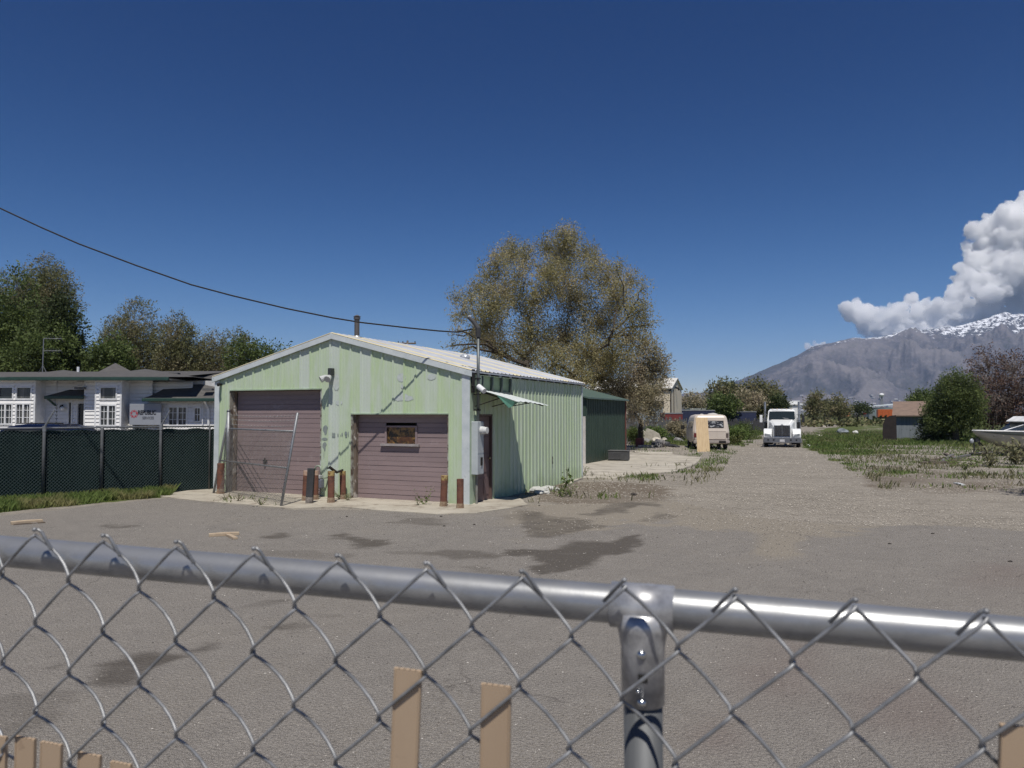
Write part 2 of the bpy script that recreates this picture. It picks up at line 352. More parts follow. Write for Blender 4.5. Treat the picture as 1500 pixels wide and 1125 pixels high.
nv = t.nodes.new('ShaderNodeTexNoise'); nv.inputs['Scale'].default_value = 2.2; nv.inputs['Detail'].default_value = 6; t.links.new(tcn.outputs['Object'], nv.inputs[0]); t.links.new(tcn.outputs['Object'], mxv.inputs[0]); t.links.new(nv.outputs['Color'], mxv.inputs[1]); t.links.new(mxv.outputs[0], vc.inputs[0])
crk = math2(t, 'MULTIPLY', ramp(t, vc.outputs[0], .0, .006, .5, 0), ramp(t, na, .5, .6)); col = mixc(t, crk, col, (.07, .062, .055))
t.links.new(col, b.inputs['Base Color']); t.links.new(ramp(t, we, 0, 1, .92, .7), b.inputs['Roughness']); b.inputs['Specular IOR Level'].default_value = .25
bumpn(t, b, math2(t, 'ADD', math2(t, 'MULTIPLY', vo, -1.2), math2(t, 'ADD', nb, nd)), .8, .015); MATS['asphalt'] = m
lot = grid_mesh('asphalt_lot', np.arange(-34, 34, .1), np.concatenate([np.arange(-8, 20.0, .1)]), m, lambda x, y: np.full(x.shape, .012), {'wet': wet, 'dust': dusty, 'red': redd}, inlot)
tag(lot, kind='structure')

# concrete
conc = pm('concrete', (.46, .42, .345), (.36, .325, .26), 1.2, .9, bump=.3, bscale=20, c3=(.24, .2, .155), s3=2.2, lo3=.52, hi3=.66)
conc2 = pm('concrete_pad', (.50, .46, .385), (.38, .345, .28), .8, .9, bump=.3, bscale=20, c3=(.20, .175, .14), s3=1.3, lo3=.5, hi3=.7, stretch=(.35, 1.6, 1))
def slab(name, poly, z, mat, jag=.06, step=.35):
    pts = [G(*p) for p in poly]; out = []
    for i, p in enumerate(pts):
        q = pts[(i + 1) % len(pts)]; L = (q - p).length; k = max(1, int(L / step))
        for j in range(k):
            r = p.lerp(q, j / k); out.append((r.x + random.uniform(-jag, jag), r.y + random.uniform(-jag, jag)))
    mb = MB(); mb.prism(out, -.05, z, 'Z'); return tag(mb.build(name, mat), kind='structure')
slab('concrete_apron', [(225, 727), (262, 732), (300, 736), (430, 746.5), (500, 744), (545, 748), (640, 755), (700, 753), (775, 741), (760, 731), (700, 727), (640, 716), (330, 703), (312, 700), (302, 712), (290, 718)], .03, conc, .03)
slab('concrete_pad', [(825, 715), (852, 702.5), (900, 702), (935, 697), (985, 693), (1016, 683), (1028, 672), (985, 667), (925, 664), (880, 664), (840, 670)], .05, conc2, .05)
slab('concrete_walk', [(928, 662), (985, 664), (986, 667.5), (950, 667), (932, 665)], .07, conc2, .02)

# ============================================================ GREEN GARAGE
XW, YF, YB, XL = -7.78, 15.14, 22.85, -15.22
XM = (XW + XL) / 2; EAVE = 2.93; SL = math.tan(math.radians(14.6))
def onY(px, y0=YF):
    a = (px - 750) / F; return (a * y0 * cY - y0 * sY) / (cY + a * sY)
def onX(px, x0=XW):
    a = (px - 750) / F; return (x0 * cY + a * x0 * sY) / (a * cY - sY)
def zat(py, x, y):
    Z = -x * sY + y * cY; return HC + (608 - py) * Z / F
def ribwall(mb, org, U, Nn, L, top, openings, sp, rw, rh, fades=None, start=0.0):
    """ribbed sheet: org corner, U along, Nn outward; pans at depth 0, ribs rh proud. top(u) height; openings (u0,u1,z0,z1)"""
    org = Vector(org); prof = [(0.0, 0.0)]; u = start
    while u < L - rw:
        if u > .001: prof += [(u, 0), (u + rw * .18, rh), (u + rw * .82, rh), (u + rw, 0)]
        a = u + rw; u += sp
        for k in (1, 2):   # two shallow stiffening beads per pan
            c = a + (sp - rw) * k / 3
            if c < L - .05 and sp > .25: prof += [(c - .012, 0), (c, .004), (c + .012, 0)]
    prof.append((L, 0))
    cuts = sorted(set([p[0] for p in prof] + [v for o in openings for v in o[:2]])); cuts = [c for c in cuts if 0 <= c <= L]
    us = [p[0] for p in prof]; ds = [p[1] for p in prof]
    for a, b in zip(cuts[:-1], cuts[1:]):
        if b - a < 1e-5: continue
        mid = (a + b) / 2; seg = [(0.0, None)]
        iv = [(0.0, 1.0)]
        op = [o for o in openings if o[0] <= mid <= o[1]]
        zs = [0.0]
        for o_ in sorted(op, key=lambda q: q[2]): zs += [o_[2], o_[3]]
        zs.append(None)
        pa = int((mid - start) // sp); fd = (fades or {}).get(pa, 0.0)
        da, db = np.interp(a, us, ds), np.interp(b, us, ds)
        for k in range(0, len(zs), 2):
            z0, z1 = zs[k], zs[k + 1]
            ta, tb = (top(a), top(b)) if z1 is None else (z1, z1)
            if z1 is not None and z1 - z0 < 1e-4: continue
            mb.face([org + U * a + Nn * da + UP * z0, org + U * b + Nn * db + UP * z0, org + U * b + Nn * db + UP * tb, org + U * a + Nn * da + UP * ta], fd)
def metal_paint(name, c1, c2, fadec, chips=(.33, .35, .34), dirt=(.30, .28, .20), fadeamt=.9, rough=.45):
    m, t, b, o = nt(name)
    f = attr(t, 'fade'); n1 = tex(t, 1.3, 5, .6, stretch=(1, 1, .25)); n2 = tex(t, 14, 6, .75); n3 = tex(t, 5, 6, .7, stretch=(1, 1, .2)); n4 = tex(t, 2.2, 4, .6)
    col = mixc(t, ramp(t, n1, .3, .7), c1, c2)
    col = mixc(t, math2(t, 'MULTIPLY', f, ramp(t, n2, .25, .65, .45, 1)), col, fadec)
    col = mixc(t, ramp(t, n3, .44, .68, 0, .6), col, fadec)
    col = mixc(t, ramp(t, n2, .68, .74, 0, .55), col, chips)
    sep = t.nodes.new('ShaderNodeSeparateXYZ'); g = t.nodes.new('ShaderNodeNewGeometry'); t.links.new(g.outputs['Position'], sep.inputs[0])
    z = ramp(t, math2(t, 'ADD', sep.outputs[2], ramp(t, n4, .2, .8, -.35, .35)), .0, .45, .45, 0)
    col = mixc(t, z, col, dirt)
    t.links.new(col, b.inputs['Base Color']); b.inputs['Roughness'].default_value = rough; b.inputs['Specular IOR Level'].default_value = .35
    bumpn(t, b, n4, .12, .03); return m
green = metal_paint('green_painted_steel', (.50, .61, .39), (.43, .545, .335), (.56, .61, .57), chips=(.30, .36, .27), dirt=(.24, .30, .16))
trim = pm('white_trim', (.62, .66, .66), (.50, .55, .56), 3, .5, c3=(.38, .42, .40), s3=9, lo3=.6, hi3=.7)
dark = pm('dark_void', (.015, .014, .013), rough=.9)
galv = pm('galvanised_sheet', (.50, .52, .54), (.40, .42, .45), 3, .42, metal=.25, c3=(.32, .33, .33), s3=6)
B = thing('metal_garage', Matrix.Translation((XM, (YF + YB) / 2, 0)), 'weathered pale green ribbed metal garage with two mauve roller doors', 'garage')
WL = XW - XL
u = lambda px: onY(px) - XL
D1 = (u(338), u(470), zat(571.5, onY(405), YF)); D2 = (u(516.5), u(656), zat(607, onY(590), YF))
gtop = lambda a: EAVE + (WL / 2 - abs(a - WL / 2)) * SL
fpan = {}
for p_, v_ in ((449, .95), (493, .9), (540, .85), (582, .45), (630, .55), (365, .3), (345, .15), (478, .25), (507, .2), (430, .12), (666, .15), (520, .12)):
    fpan[int((u(p_) - .02) // .3)] = v_
mb = MB()
ribwall(mb, (XL, YF, 0), Vector((1, 0, 0)), Vector((0, -1, 0)), WL, gtop, [(D1[0], D1[1], 0, D1[2]), (D2[0], D2[1], 0, D2[2])], .3, .055, .024, fpan, .02)
mb.build('front_wall', green, B, fattr='fade')
DOORY = (onX(697), onX(721)); WINY = (onX(705), onX(748))
mb = MB(); sf = {k: random.uniform(0, .25) for k in range(40)}
ribwall(mb, (XW, YF, 0), Vector((0, 1, 0)), Vector((1, 0, 0)), YB - YF, lambda a: EAVE - .01, [(DOORY[0] - YF, DOORY[1] - YF, 0, 2.02), (WINY[0] - YF, WINY[1] - YF, 2.56, 2.9)], .235, .055, .019, sf, .06)
mb.build('side_wall', green, B, fattr='fade')
mb = MB(); mb.box(XL, XL + .04, YF + .05, YB, 0, EAVE); mb.face([(XL + .04, YB, 0), (XW - .01, YB, 0), (XW - .01, YB, EAVE), (XM, YB, EAVE + WL / 2 * SL - .02), (XL + .04, YB, EAVE)]); mb.build('rear_wall', pm('plain_green', (.3, .44, .24), rough=.5), B)
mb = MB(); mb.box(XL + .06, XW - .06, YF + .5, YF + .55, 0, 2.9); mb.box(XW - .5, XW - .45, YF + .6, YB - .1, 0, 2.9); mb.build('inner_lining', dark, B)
# corner trims, eave strips
mb = MB(); mb.box(XL - .03, XL + .13, YF - .03, YF - .003, 0, EAVE + .02); mb.build('corner_trim', trim, B, bevel=.004)
mb = MB(); mb.box(XW - .17, XW + .035, YF - .034, YF - .006, .0, EAVE + .03); mb.build('corner_trim', trim, B, bevel=.004)
mb = MB(); mb.box(XW + .029, XW + .04, YF - .034, YF + .11, .0, EAVE); mb.build('corner_trim', pm('pale_green_trim', (.42, .52, .38), rough=.5), B)
mb = MB(); mb.box(XW - .03, XW + .034, YB - .05, YB + .02, 0, EAVE - .02); mb.build('corner_trim', trim, B)
# fascia along the rakes
def rake(x0, z0, x1, z1, h, y0, y1, mat, nm):
    mb = MB(); mb.prism([(x0, z0 - h), (x1, z1 - h), (x1, z1), (x0, z0)], y0, y1); return mb.build(nm, mat, B, bevel=.004)
OV = .09; zr = EAVE + .075; zp = zr + (WL / 2 + OV) * SL - OV * SL
rake(XL - OV, zr - OV * SL, XM, zp, .13, YF - .075, YF - .045, trim, 'rake_fascia'); rake(XM + .002, zp, XW + OV, zr - OV * SL, .13, YF - .075, YF - .045, trim, 'rake_fascia')
mb = MB(); mb.box(XM - .02, XM + .02, YF - .082, YF - .076, zp - .13, zp + .01); mb.build('ridge_cap', trim, B)
# roof sheets with ribs running down the slope
def roofmat(name, rows):
    m, t, b, o = nt(name); f = attr(t, 'fade'); n = tex(t, 5, 6, .7); n2 = tex(t, 1.5, 5, .6, stretch=(.3, 2, 1))
    col = mixc(t, ramp(t, n, .3, .7), rows[0], rows[1]); col = mixc(t, f, col, rows[2])
    col = mixc(t, ramp(t, n2, .54, .68, 0, .65), col, rows[3])
    t.links.new(col, b.inputs['Base Color']); b.inputs['Roughness'].default_value = .45; b.inputs['Metallic'].default_value = .15; return m
rmat = roofmat('roof_steel', ((.50, .52, .56), (.38, .40, .44), (.60, .54, .36), (.24, .21, .18)))
def roof(sgn):
    mb = MB(); y = YF - .075; cr = .225; k = 0
    xe = XW + OV if sgn > 0 else XL - OV
    ze = zr + .012 - OV * SL; zt = zp + .012
    while y < YB + .1:
        y1 = min(y + cr, YB + .12); fade = 1.0 if k % 8 in (3, 4) or k in (0, 20, 27, 28) else 0.0
        for a, b_, h0, h1 in ((0, .025, 0, .025), (.025, .045, .025, .025), (.045, .07, .025, 0), (.07, cr, 0, 0)):
            ya, yb = min(y + a, YB + .12), min(y + b_, YB + .12)
            q = [(XM, ya, zt + h0), (XM, yb, zt + h1), (xe, yb, ze + h1), (xe, ya, ze + h0)]
            mb.face(q if sgn < 0 else q[::-1], fade)
        y = y1; k += 1
    mb.face([(XM, YF - .07, zt - .02), (XM, YB + .1, zt - .02), (xe, YB + .1, ze - .02), (xe, YF - .07, ze - .02)])
    return mb.build('roof', rmat, B, fattr='fade')
roof(1); roof(-1)
mb = MB(); y = YF + .3
while y < YB: mb.box(XW + .03, XW + OV - .01, y, y + .03, EAVE - .02, EAVE + .03); y += .6
mb.box(XW + OV - .004, XW + OV + .002, YF - .05, YB + .1, EAVE + .015, EAVE + .05); mb.build('eave_strip', galv, B)
# roller doors: sectional planks
mauve = pm('mauve_paint', (.285, .215, .212), (.235, .178, .178), 1.2, .6, c3=(.36, .30, .30), s3=2.4, lo3=.6, hi3=.75, stretch=(.6, 1, 3))
wood = pm('bare_wood', (.20, .155, .115), (.12, .095, .075), 4, .85, bump=.4, stretch=(1, 1, .2), c3=(.45, .42, .38), s3=6, lo3=.55, hi3=.62)
def rdoor(D, rec, h, hole=None, warp=0.0):
    mb = MB(); x0, x1 = XL + D[0] + .05, XL + D[1] - .04; z = .03; y = YF + rec; k = 0
    while z < D[2] - .02:
        z1 = min(z + h, D[2] - .005); g = .006 if k % 3 else .012
        j = random.uniform(-.003, .003)
        spans = [(x0, x1)]
        if hole and z1 > hole[2] and z < hole[3]: spans = [(x0, hole[0]), (hole[1], x1)]
        for a, b_ in spans: mb.prism([(y + .03, z), (y - .001 + j, z + .001), (y + .002 + j, z1 - g * .7), (y + .03, z1 - g * .7)], a, b_, 'X')
        mb.box(x0, x1, y + .024, y + .03, z1 - g, z1) if not (hole and z1 > hole[2] and z < hole[3]) else None
        z = z1; k += 1
    return mb, x0, x1, y
mb, x0, x1, y = rdoor(D1, .2, .118); d = mb.build('roller_door', mauve, B)
mb = MB(); hx = onY(382); mb.box(hx - .07, hx + .07, y - .03, y - .01, .82, .86); mb.box(hx - .02, hx + .02, y - .045, y - .02, .72, .9); mb.build('door_handle', dark, d)
hx0, hx1 = onY(567, YF + .17), onY(609, YF + .17); hz0, hz1 = zat(650, onY(588), YF + .17), zat(626, onY(588), YF + .17)
mb, x0, x1, y = rdoor(D2, .17, .112, (hx0 - .03, hx1 + .03, hz0 - .03, hz1 + .03)); d = mb.build('roller_door', mauve, B)
wn = MB(); 
for a in ((hx0 - .05, hx0, hz0, hz1), (hx1, hx1 + .05, hz0, hz1), (hx0 - .05, hx1 + .05, hz1, hz1 + .04)): wn.box(a[0], a[1], y - .02, y + .02, a[2], a[3])
win = d; wn.build('window_frame', mauve, d, bevel=.003)
mb = MB(); mb.box(hx0 - .14, hx1 + .12, y - .07, y + .02, hz0 - .055, hz0 - .001); mb.build('sill', pm('worn_grey_wood', (.36, .33, .32), (.28, .25, .24), 6, .8), win)
mb = MB(); mb.box(hx0, hx1, y + .035, y + .04, hz0, hz1)
m, t, b, o = nt('rusty_pane'); nn = tex(t, 7, 6, .8); n2 = tex(t, 3, 3, .5)
col = mixc(t, ramp(t, nn, .45, .6), (.02, .016, .012), (.30, .17, .05)); col = mixc(t, ramp(t, n2, .5, .6), col, (.09, .04, .02))
t.links.new(col, b.inputs['Base Color']); b.inputs['Roughness'].default_value = .25; mb.build('pane', m, win)
# jambs and headers
jm = pm('jamb_paint', (.50, .54, .50), (.28, .25, .20), 3, .7, c3=(.10, .07, .055), s3=5, lo3=.45, hi3=.6, stretch=(1, 1, .25))
for D, rec in ((D1, .2), (D2, .17)):
    mb = MB(); mb.box(XL + D[0] - .03, XL + D[0] + .0, YF - .012, YF + rec + .08, .0, D[2]); mb.build('door_jamb', jm, B)
    mb = MB(); mb.box(XL + D[1], XL + D[1] + .03, YF - .012, YF + rec + .08, .0, D[2]); mb.build('door_jamb', jm, B)
    mb = MB(); mb.box(XL + D[0] - .03, XL + D[1] + .03, YF - .035, YF + rec + .08, D[2] + .002, D[2] + .03); mb.build('door_header', pm('pale_green_trim', (.42, .52, .38), rough=.5), B)
mb = MB(); mb.box(XL + D2[0] + .001, XL + D2[0] + .06, YF + .06, YF + .16, 0, D2[2]); mb.build('door_jamb', wood, B)
mb = MB(); mb.box(XL + D1[0] + .001, XL + D1[0] + .04, YF + .1, YF + .19, 0, D1[2]); mb.build('door_jamb', wood, B)
# side entry door (six raised panels) in its frame, boarded clerestory
mb = MB(); yd0, yd1 = DOORY; X = XW - .09
mb.box(X, X + .04, yd0 + .05, yd1 - .05, .02, 1.97); W_ = yd1 - yd0
for j in range(2):
    a = yd0 + .14 + j * (W_ - .16) / 2
    for z0, z1 in ((.16, .55), (.68, 1.1), (1.2, 1.5), (1.58, 1.86)): mb.box(X + .041, X + .052, a, a + (W_ - .34) / 2, z0, z1)
sdoor = mb.build('side_door', pm('maroon_door', (.185, .12, .11), (.15, .10, .095), 2, .6), B, bevel=.006)
mb = MB(); mb.blob((X + .09, yd1 - .13, 1.0), .032, 1, 1, 0); mb.box(X + .041, X + .05, yd1 - .16, yd1 - .1, .93, 1.07); mb.build('door_knob', pm('brass', (.5, .42, .25), rough=.3, metal=1), sdoor, smooth=True)
mb = MB(); mb.box(XW - .1, XW + .01, yd0, yd0 + .05, 0, 2.02); mb.box(XW - .1, XW + .01, yd1 - .05, yd1, 0, 2.02); mb.box(XW - .1, XW + .01, yd0, yd1, 1.975, 2.02); mb.build('door_frame', pm('maroon_frame', (.13, .085, .075), rough=.7), B)
mb = MB(); y0, y1 = WINY
for k in range(4): yy = y0 + (y1 - y0 - .05) * k / 3; mb.box(XW - .06, XW + .035, yy, yy + .05, 2.56, 2.9)
mb.box(XW - .06, XW + .05, y0 - .03, y1 + .03, 2.49, 2.556); wf_ = mb.build('side_window', pm('dark_green_frame', (.08, .10, .095), rough=.5), B)
mb = MB(); mb.box(XW - .05, XW - .03, y0, y1, 2.56, 2.9); mb.build('pane', pm('board_green', (.3, .4, .24), rough=.6), wf_)
# awning, sagging at its near corner
def awning():
    mb = MB(); n = 12; m_ = 14
    def pt(a, b):   # a out from wall 0..1, b along wall 0..1
        x = XW + .03 + a * 1.03; y = YF + .14 + b * 2.0
        z = 2.60 - .10 * b - a * .27 - (a ** 2) * .03 * max(0, 1 - b * 3.2) + .008 * math.cos(b * m_ * math.pi)
        return Vector((x, y, z))
    A_ = [[pt(i / n, j / (m_ * 2)) for j in range(m_ * 2 + 1)] for i in range(n + 1)]
    for i in range(n):
        for j in range(m_ * 2): mb.face([A_[i][j], A_[i + 1][j], A_[i + 1][j + 1], A_[i][j + 1]])
    return mb, pt
mb, pt = awning()
m, t, b, o = nt('awning_steel'); g = t.nodes.new('ShaderNodeNewGeometry')
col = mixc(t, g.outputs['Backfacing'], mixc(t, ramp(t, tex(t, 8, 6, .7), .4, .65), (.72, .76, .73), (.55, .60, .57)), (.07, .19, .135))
t.links.new(col, b.inputs['Base Color']); b.inputs['Roughness'].default_value = .5
aw = mb.build('awning', m, B)
mb = MB(); q0, q1 = pt(.55, 0), pt(.98, 0); q2 = pt(1, .1)
mb.raw([q0, q1 + Vector((0, 0, -.02)), q1 + Vector((-.05, .02, -.12)), q1 + Vector((-.14, .0, -.155)), q2], [(0, 1, 2, 3), (1, 4, 2)]); mb.build('valance', pm('awning_green', (.10, .27, .19), (.08, .21, .15), rough=.5), aw)
for b_ in (.06, .5, .94):
    mb = MB()
    p = pt(.9, b_) - Vector((0, 0, .03)); mb.tube([pt(.02, b_) - Vector((0, 0, .03)), p], .014, 6); mb.tube([Vector((XW + .02, p.y, 2.2)), p.lerp(pt(.0, b_), .35) - Vector((0, 0, .02))], .012, 6)
    mb.build('bracket', pm('dark_steel', (.06, .055, .05), rough=.6, metal=.6), aw)
# painted-over marks on the front
gp = pm('grey_touch_up', (.20, .24, .235), (.26, .30, .28), 14, .8)
def flatshape(px, py, pts, sc_, y=YF - .006):
    c = Vector((onY(px), y, zat(py, onY(px), YF))); mb.face([c + Vector((a * sc_, 0, b_ * sc_)) for a, b_ in pts]); 
mb = MB(); el = lambda a, b_, n=12, tp=1: [(a * math.cos(k * 2 * math.pi / n) * (1 if math.sin(k * 2 * math.pi / n) > 0 else tp), b_ * math.sin(k * 2 * math.pi / n)) for k in range(n)]
YP = YF - .0055
MK = gp
def sh(px, py, pts, sc_=1.0):
    global mb, YP
    mb = MB(); flatshape(px, py, pts, sc_, YP); mb.build('paint_mark', MK, B); YP -= .0007
sh(477.5, 630, el(.085, .12, tp=.55)); sh(476.5, 643, el(.085, .035)); sh(476.5, 654, el(.07, .11, tp=.4)); sh(475.5, 666, el(.008, .10))
for (px, py, pts) in ((488.5, 637, [(-.03, -.06), (-.03, .06), (-.01, .06), (-.01, -.06)]), (490, 635.5, el(.035, .028)), (490, 639, el(.04, .032)), (496, 637, el(.018, .035)), (499, 637.5, el(.03, .02)), (502, 636, el(.018, .04)), (507.5, 634.5, el(.04, .045)), (511, 635.5, el(.015, .055)), (508, 639, el(.03, .02))): sh(px, py, pts)
MK = pm('pale_primer', (.54, .58, .56), (.44, .50, .47), 18, .8)
mb = MB(); YP = YF - .006
sh(592, 583, [(-.27, -.02), (-.2, .05), (-.1, .06), (-.04, .13), (.05, .10), (.12, .05), (.22, .04), (.26, -.03), (.12, -.07), (-.05, -.06), (-.18, -.07)]); sh(588, 553, el(.12, .10)); sh(497, 590, el(.10, .06)); sh(632, 552, el(.12, .07)); sh(493, 560, el(.1, .2)); sh(590, 566, el(.05, .05))

# floodlight, small elbow vent
lx, lz = onY(488), zat(548, onY(488), YF)
FL = thing('floodlight', Matrix.Translation((lx, YF - .02, lz)), 'twin floodlight high between the two garage doors', 'light')
mb = MB(); mb.box(lx - .05, lx + .05, YF - .16, YF - .022, lz - .03, lz + .14); mb.build('housing', pm('dark_plastic', (.05, .055, .055), rough=.5), FL, bevel=.01)
for sx, r in ((-.17, -.5), (.04, .1)):
    mb = MB(); p = Vector((lx + sx * .3, YF - .14, lz - .05)); q = p + Vector((r * .22, -.14, -.09)); mb.tube([p, p.lerp(q, .3), q], [.03, .06, .085], 12); mb.build('lamp_head', pm('lamp_grey', (.55, .56, .55), rough=.4), FL, smooth=False)
vx, vz = onY(326), zat(563, onY(326), YF)
mb = MB(); mb.tube([(vx - .05, YF - .02, vz), (vx, YF - .16, vz), (vx + .03, YF - .19, vz - .03)], .035, 8); mb.build('vent_elbow', dark, B)
# flue, rear vents
fx, fy = -11.38, 15.95; fz = zp - .02
FLU = thing('flue_pipe', Matrix.Translation((fx, fy, fz - .2)), 'dark rusty flue pipe with a cap on the garage ridge', 'chimney')
mb = MB(); mb.cyl((fx, fy, fz - .25), .065, .72, 16); mb.build('pipe', pm('rusty_flue', (.10, .10, .105), (.15, .13, .12), 6, .6, metal=.4), FLU, smooth=False)
mb = MB(); mb.cyl((fx, fy, fz - .2), .2, .24, 16, .075); mb.build('flashing', galv, FLU)
mb = MB(); mb.cyl((fx, fy, fz + .46), .085, .05, 16, .085); mb.cyl((fx, fy, fz + .53), .1, .04, 16, .02); mb.build('cap', pm('rusty_flue'  , (.1, .1, .1)), FLU)
TV = thing('turbine_vent', Matrix.Translation(P(681, 523, 21.5)), 'small grey roof vent near the back of the garage roof', 'vent')
p = P(681, 527, 21.5); mb = MB(); mb.cyl(p - Vector((0, 0, .3)), .12, .3, 12, .1); mb.blob(p + Vector((0, 0, .06)), (.15, .15, .12), 2, 2, .05); mb.build('vent_head', galv, TV)
# meter box, mast, service drop
MX = XW + .04; my0, my1 = onX(687.5), onX(687.5) + .42
ym = YF + .2
EB = thing('electric_meter_box', Matrix.Translation((XW, ym, .7)), 'tall pale grey electric meter box beside the side door', 'meter box')
mb = MB(); z0, z1 = .68, 1.86
mb.box(XW + .03, XW + .19, YF + .03, YF + .34, z0, z1); bx = mb.build('cabinet', pm('cabinet_grey', (.50, .54, .55), (.42, .46, .47), 3, .45), EB, bevel=.012)
mb = MB(); mb.box(XW + .191, XW + .197, YF + .045, YF + .325, z0 + .02, 1.13); mb.box(XW + .191, XW + .197, YF + .045, YF + .325, 1.15, z1 - .02); mb.build('cover', pm('cover_grey', (.46, .50, .52), rough=.45), EB)
mb = MB(); mb.tube([(XW + .195, YF + .2, 1.66), (XW + .27, YF + .2, 1.66)], .09, 20); mb.tube([(XW + .27, YF + .2, 1.66), (XW + .35, YF + .2, 1.66)], .075, 20); mb.build('meter', pm('meter_white', (.75, .76, .74), rough=.25), EB)
mb = MB(); mb.box(XW + .197, XW + .215, YF + .17, YF + .25, .88, 1.06); mb.build('latch', dark, EB)
mb = MB(); mb.box(XW + .197, XW + .202, YF + .17, YF + .235, .84, .9); mb.build('tag', pm('tag_white', (.6, .6, .55)), EB)
mb = MB(); mb.tube([(XW + .1, YF + .17, 0), (XW + .1, YF + .17, .68)], .03, 8); mb.tube([(XW + .06, YF + .26, 0), (XW + .08, YF + .24, .4), (XW + .09, YF + .25, .68)], .012, 6); mb.build('conduit', pm('conduit_grey', (.22, .22, .2), (.14, .13, .12), 6, .6), EB)
MS = thing('service_mast', Matrix.Translation((XW + .1, ym, 1.86)), 'grey electric service mast rising past the garage eave with a leaning weatherhead', 'mast')
mx, myy = XW + .12, YF + .2
mb = MB(); mb.tube([(mx, myy, 1.86), (mx, myy, 3.82)], .035, 12); mb.build('pipe', pm('mast_grey', (.17, .19, .19), (.11, .12, .12), 5, .5, metal=.5), MS, smooth=True)
mb = MB(); wt = P(687, 465, 17.2); mb.tube([(mx, myy, 3.75), (mx, myy, 3.95), Vector((mx, myy, 4.0)).lerp(wt, .5), wt], [.055, .06, .05, .045], 10); mb.build('weatherhead', pm('weatherhead_dark', (.05, .05, .05), rough=.5), MS)
mb = MB(); mb.blob(wt + Vector((.02, 0, .02)), (.05, .05, .035), 1, 1, 0); mb.build('cap', galv, MS)
mb = MB()
mb.box(XW + .02, XW + .09, myy - .2, myy - .1, 2.5, 3.02); mb.build('back_plate', dark, MS)
for z in (2.1, 2.45, 2.8): mb = MB(); mb.box(XW + .03, mx + .045, myy - .045, myy + .045, z, z + .03); mb.build('clamp', dark, MS)
SC = thing('security_camera', Matrix.Translation((XW + .35, YF + .35, 2.65)), 'white bullet camera sitting on the awning beside the mast', 'camera')
p = P(701, 566, 16.9); q = P(709.5, 573, 16.75); mb = MB(); mb.tube([p, q], .06, 12); mb.build('camera_body', pm('camera_white', (.78, .79, .78), rough=.4), SC)
mb = MB(); mb.tube([p.lerp(q, .6), Vector((XW + .06, p.y, 2.66))], .015, 6); mb.build('arm', dark, SC)
WP = [(692, 482, 17.15), (668, 486.5, 17.1), (640, 484.5, 17.06), (600, 480.5, 17.0), (530, 472.5, 16.9), (487, 465.5, 16.83), (420, 452, 16.72), (340, 433, 16.6), (280, 417, 16.5), (200, 389, 16.36), (115, 357, 16.2), (60, 333, 16.1), (0, 305, 16), (-120, 250, 15.8), (-300, 150, 15.5)]
wp = [P(*q) for q in WP]; mb = MB(); mb.tube(wp, .018, 6); tag(mb.build('service_cable', pm('black_cable', (.006, .006, .008), rough=.7), smooth=True), 'thick black overhead cable sagging from upper left to the garage mast', 'cable')
mb = MB(); mb.tube([wp[1] + Vector((0, 0, -.06)), wp[1].lerp(wp[0], .45) + Vector((0, 0, -.12)), wp[0] + Vector((0, 0, -.06))], .014, 6); tag(mb.build('drip_loop', MATS['black_cable']), 'thin black drip loop hanging at the mast head', 'cable')

# bollards -----------------------------------------------------------------
rust = pm('rusty_pipe', (.13, .05, .035), (.19, .085, .05), 7, .8, bump=.4, c3=(.075, .04, .03), s3=5, lo3=.5, hi3=.62)
topy = pm('yellow_flaking', (.30, .22, .08), (.42, .31, .12), 9, .8, c3=(.16, .07, .04), s3=10, lo3=.5, hi3=.6)
topw = pm('white_flaking', (.5, .42, .34), (.4, .22, .14), 9, .8); base_ = pm('crusty_base', (.36, .28, .18), (.17, .10, .07), 12, .9, bump=.5)
def bollard(px, py, pyt, r, label, cap, capn='cap', tilt=(0, 0)):
    g = G(px, py, .03); h = (py - pyt) * (-g.x * sY + g.y * cY) / F
    M = Matrix.Translation(g) @ Matrix.Rotation(tilt[0], 4, 'Y') @ Matrix.Rotation(tilt[1], 4, 'X')
    T = thing('bollard', M, label, 'bollard', 'rusty pipe bollards guarding the garage')
    mb = MB(M); mb.tube([(0, 0, .0), (0, 0, h * .85)], [r, r], 20, cap=False); mb.build('post', rust, T, smooth=True)
    mb = MB(M); mb.tube([(0, 0, h * .85), (0, 0, h)], [r + .001, r + .001], 20, cap=False); mb.tube([(0, 0, h), (0, 0, h - .05)], [r, r * .8], 20); mb.build('top_band', cap, T)
    mb = MB(M); mb.tube([(0, 0, 0), (0, 0, h * .16)], [r + .012, r + .002], 20); mb.build('footing', base_, T)
bollard(446.5, 733, 690, .065, 'dark red pipe bollard just left of the charred wooden post', topw, tilt=(.05, 0))
bollard(462, 731.5, 690, .068, 'pipe bollard with a white flaking top beside the gas meter', topw)
bollard(484.8, 736, 690.5, .078, 'brown pipe bollard with a yellowed top right of the gas meter', topy)
bollard(502.5, 731, 690.5, .072, 'red pipe bollard with a yellow top at the left edge of the smaller door', topy, tilt=(-.03, 0))
bollard(649.5, 741.5, 697, .075, 'rusty pipe bollard in front of the right edge of the smaller door', topy, tilt=(.04, 0))
bollard(674, 744, 702, .075, 'rusty pipe bollard at the white corner trim of the garage', rust)
bollard(323, 723, 679, .09, 'wide rusty pipe bollard at the left garage corner behind the leaning gate', rust)
g = G(454, 737, .03); M = Matrix.Translation(g) @ Matrix.Rotation(YAW, 4, 'Z') @ Matrix.Rotation(.05, 4, 'Y')
T = thing('charred_post', M, 'black charred square timber post leaning among the pipe bollards', 'post'); mb = MB(M)
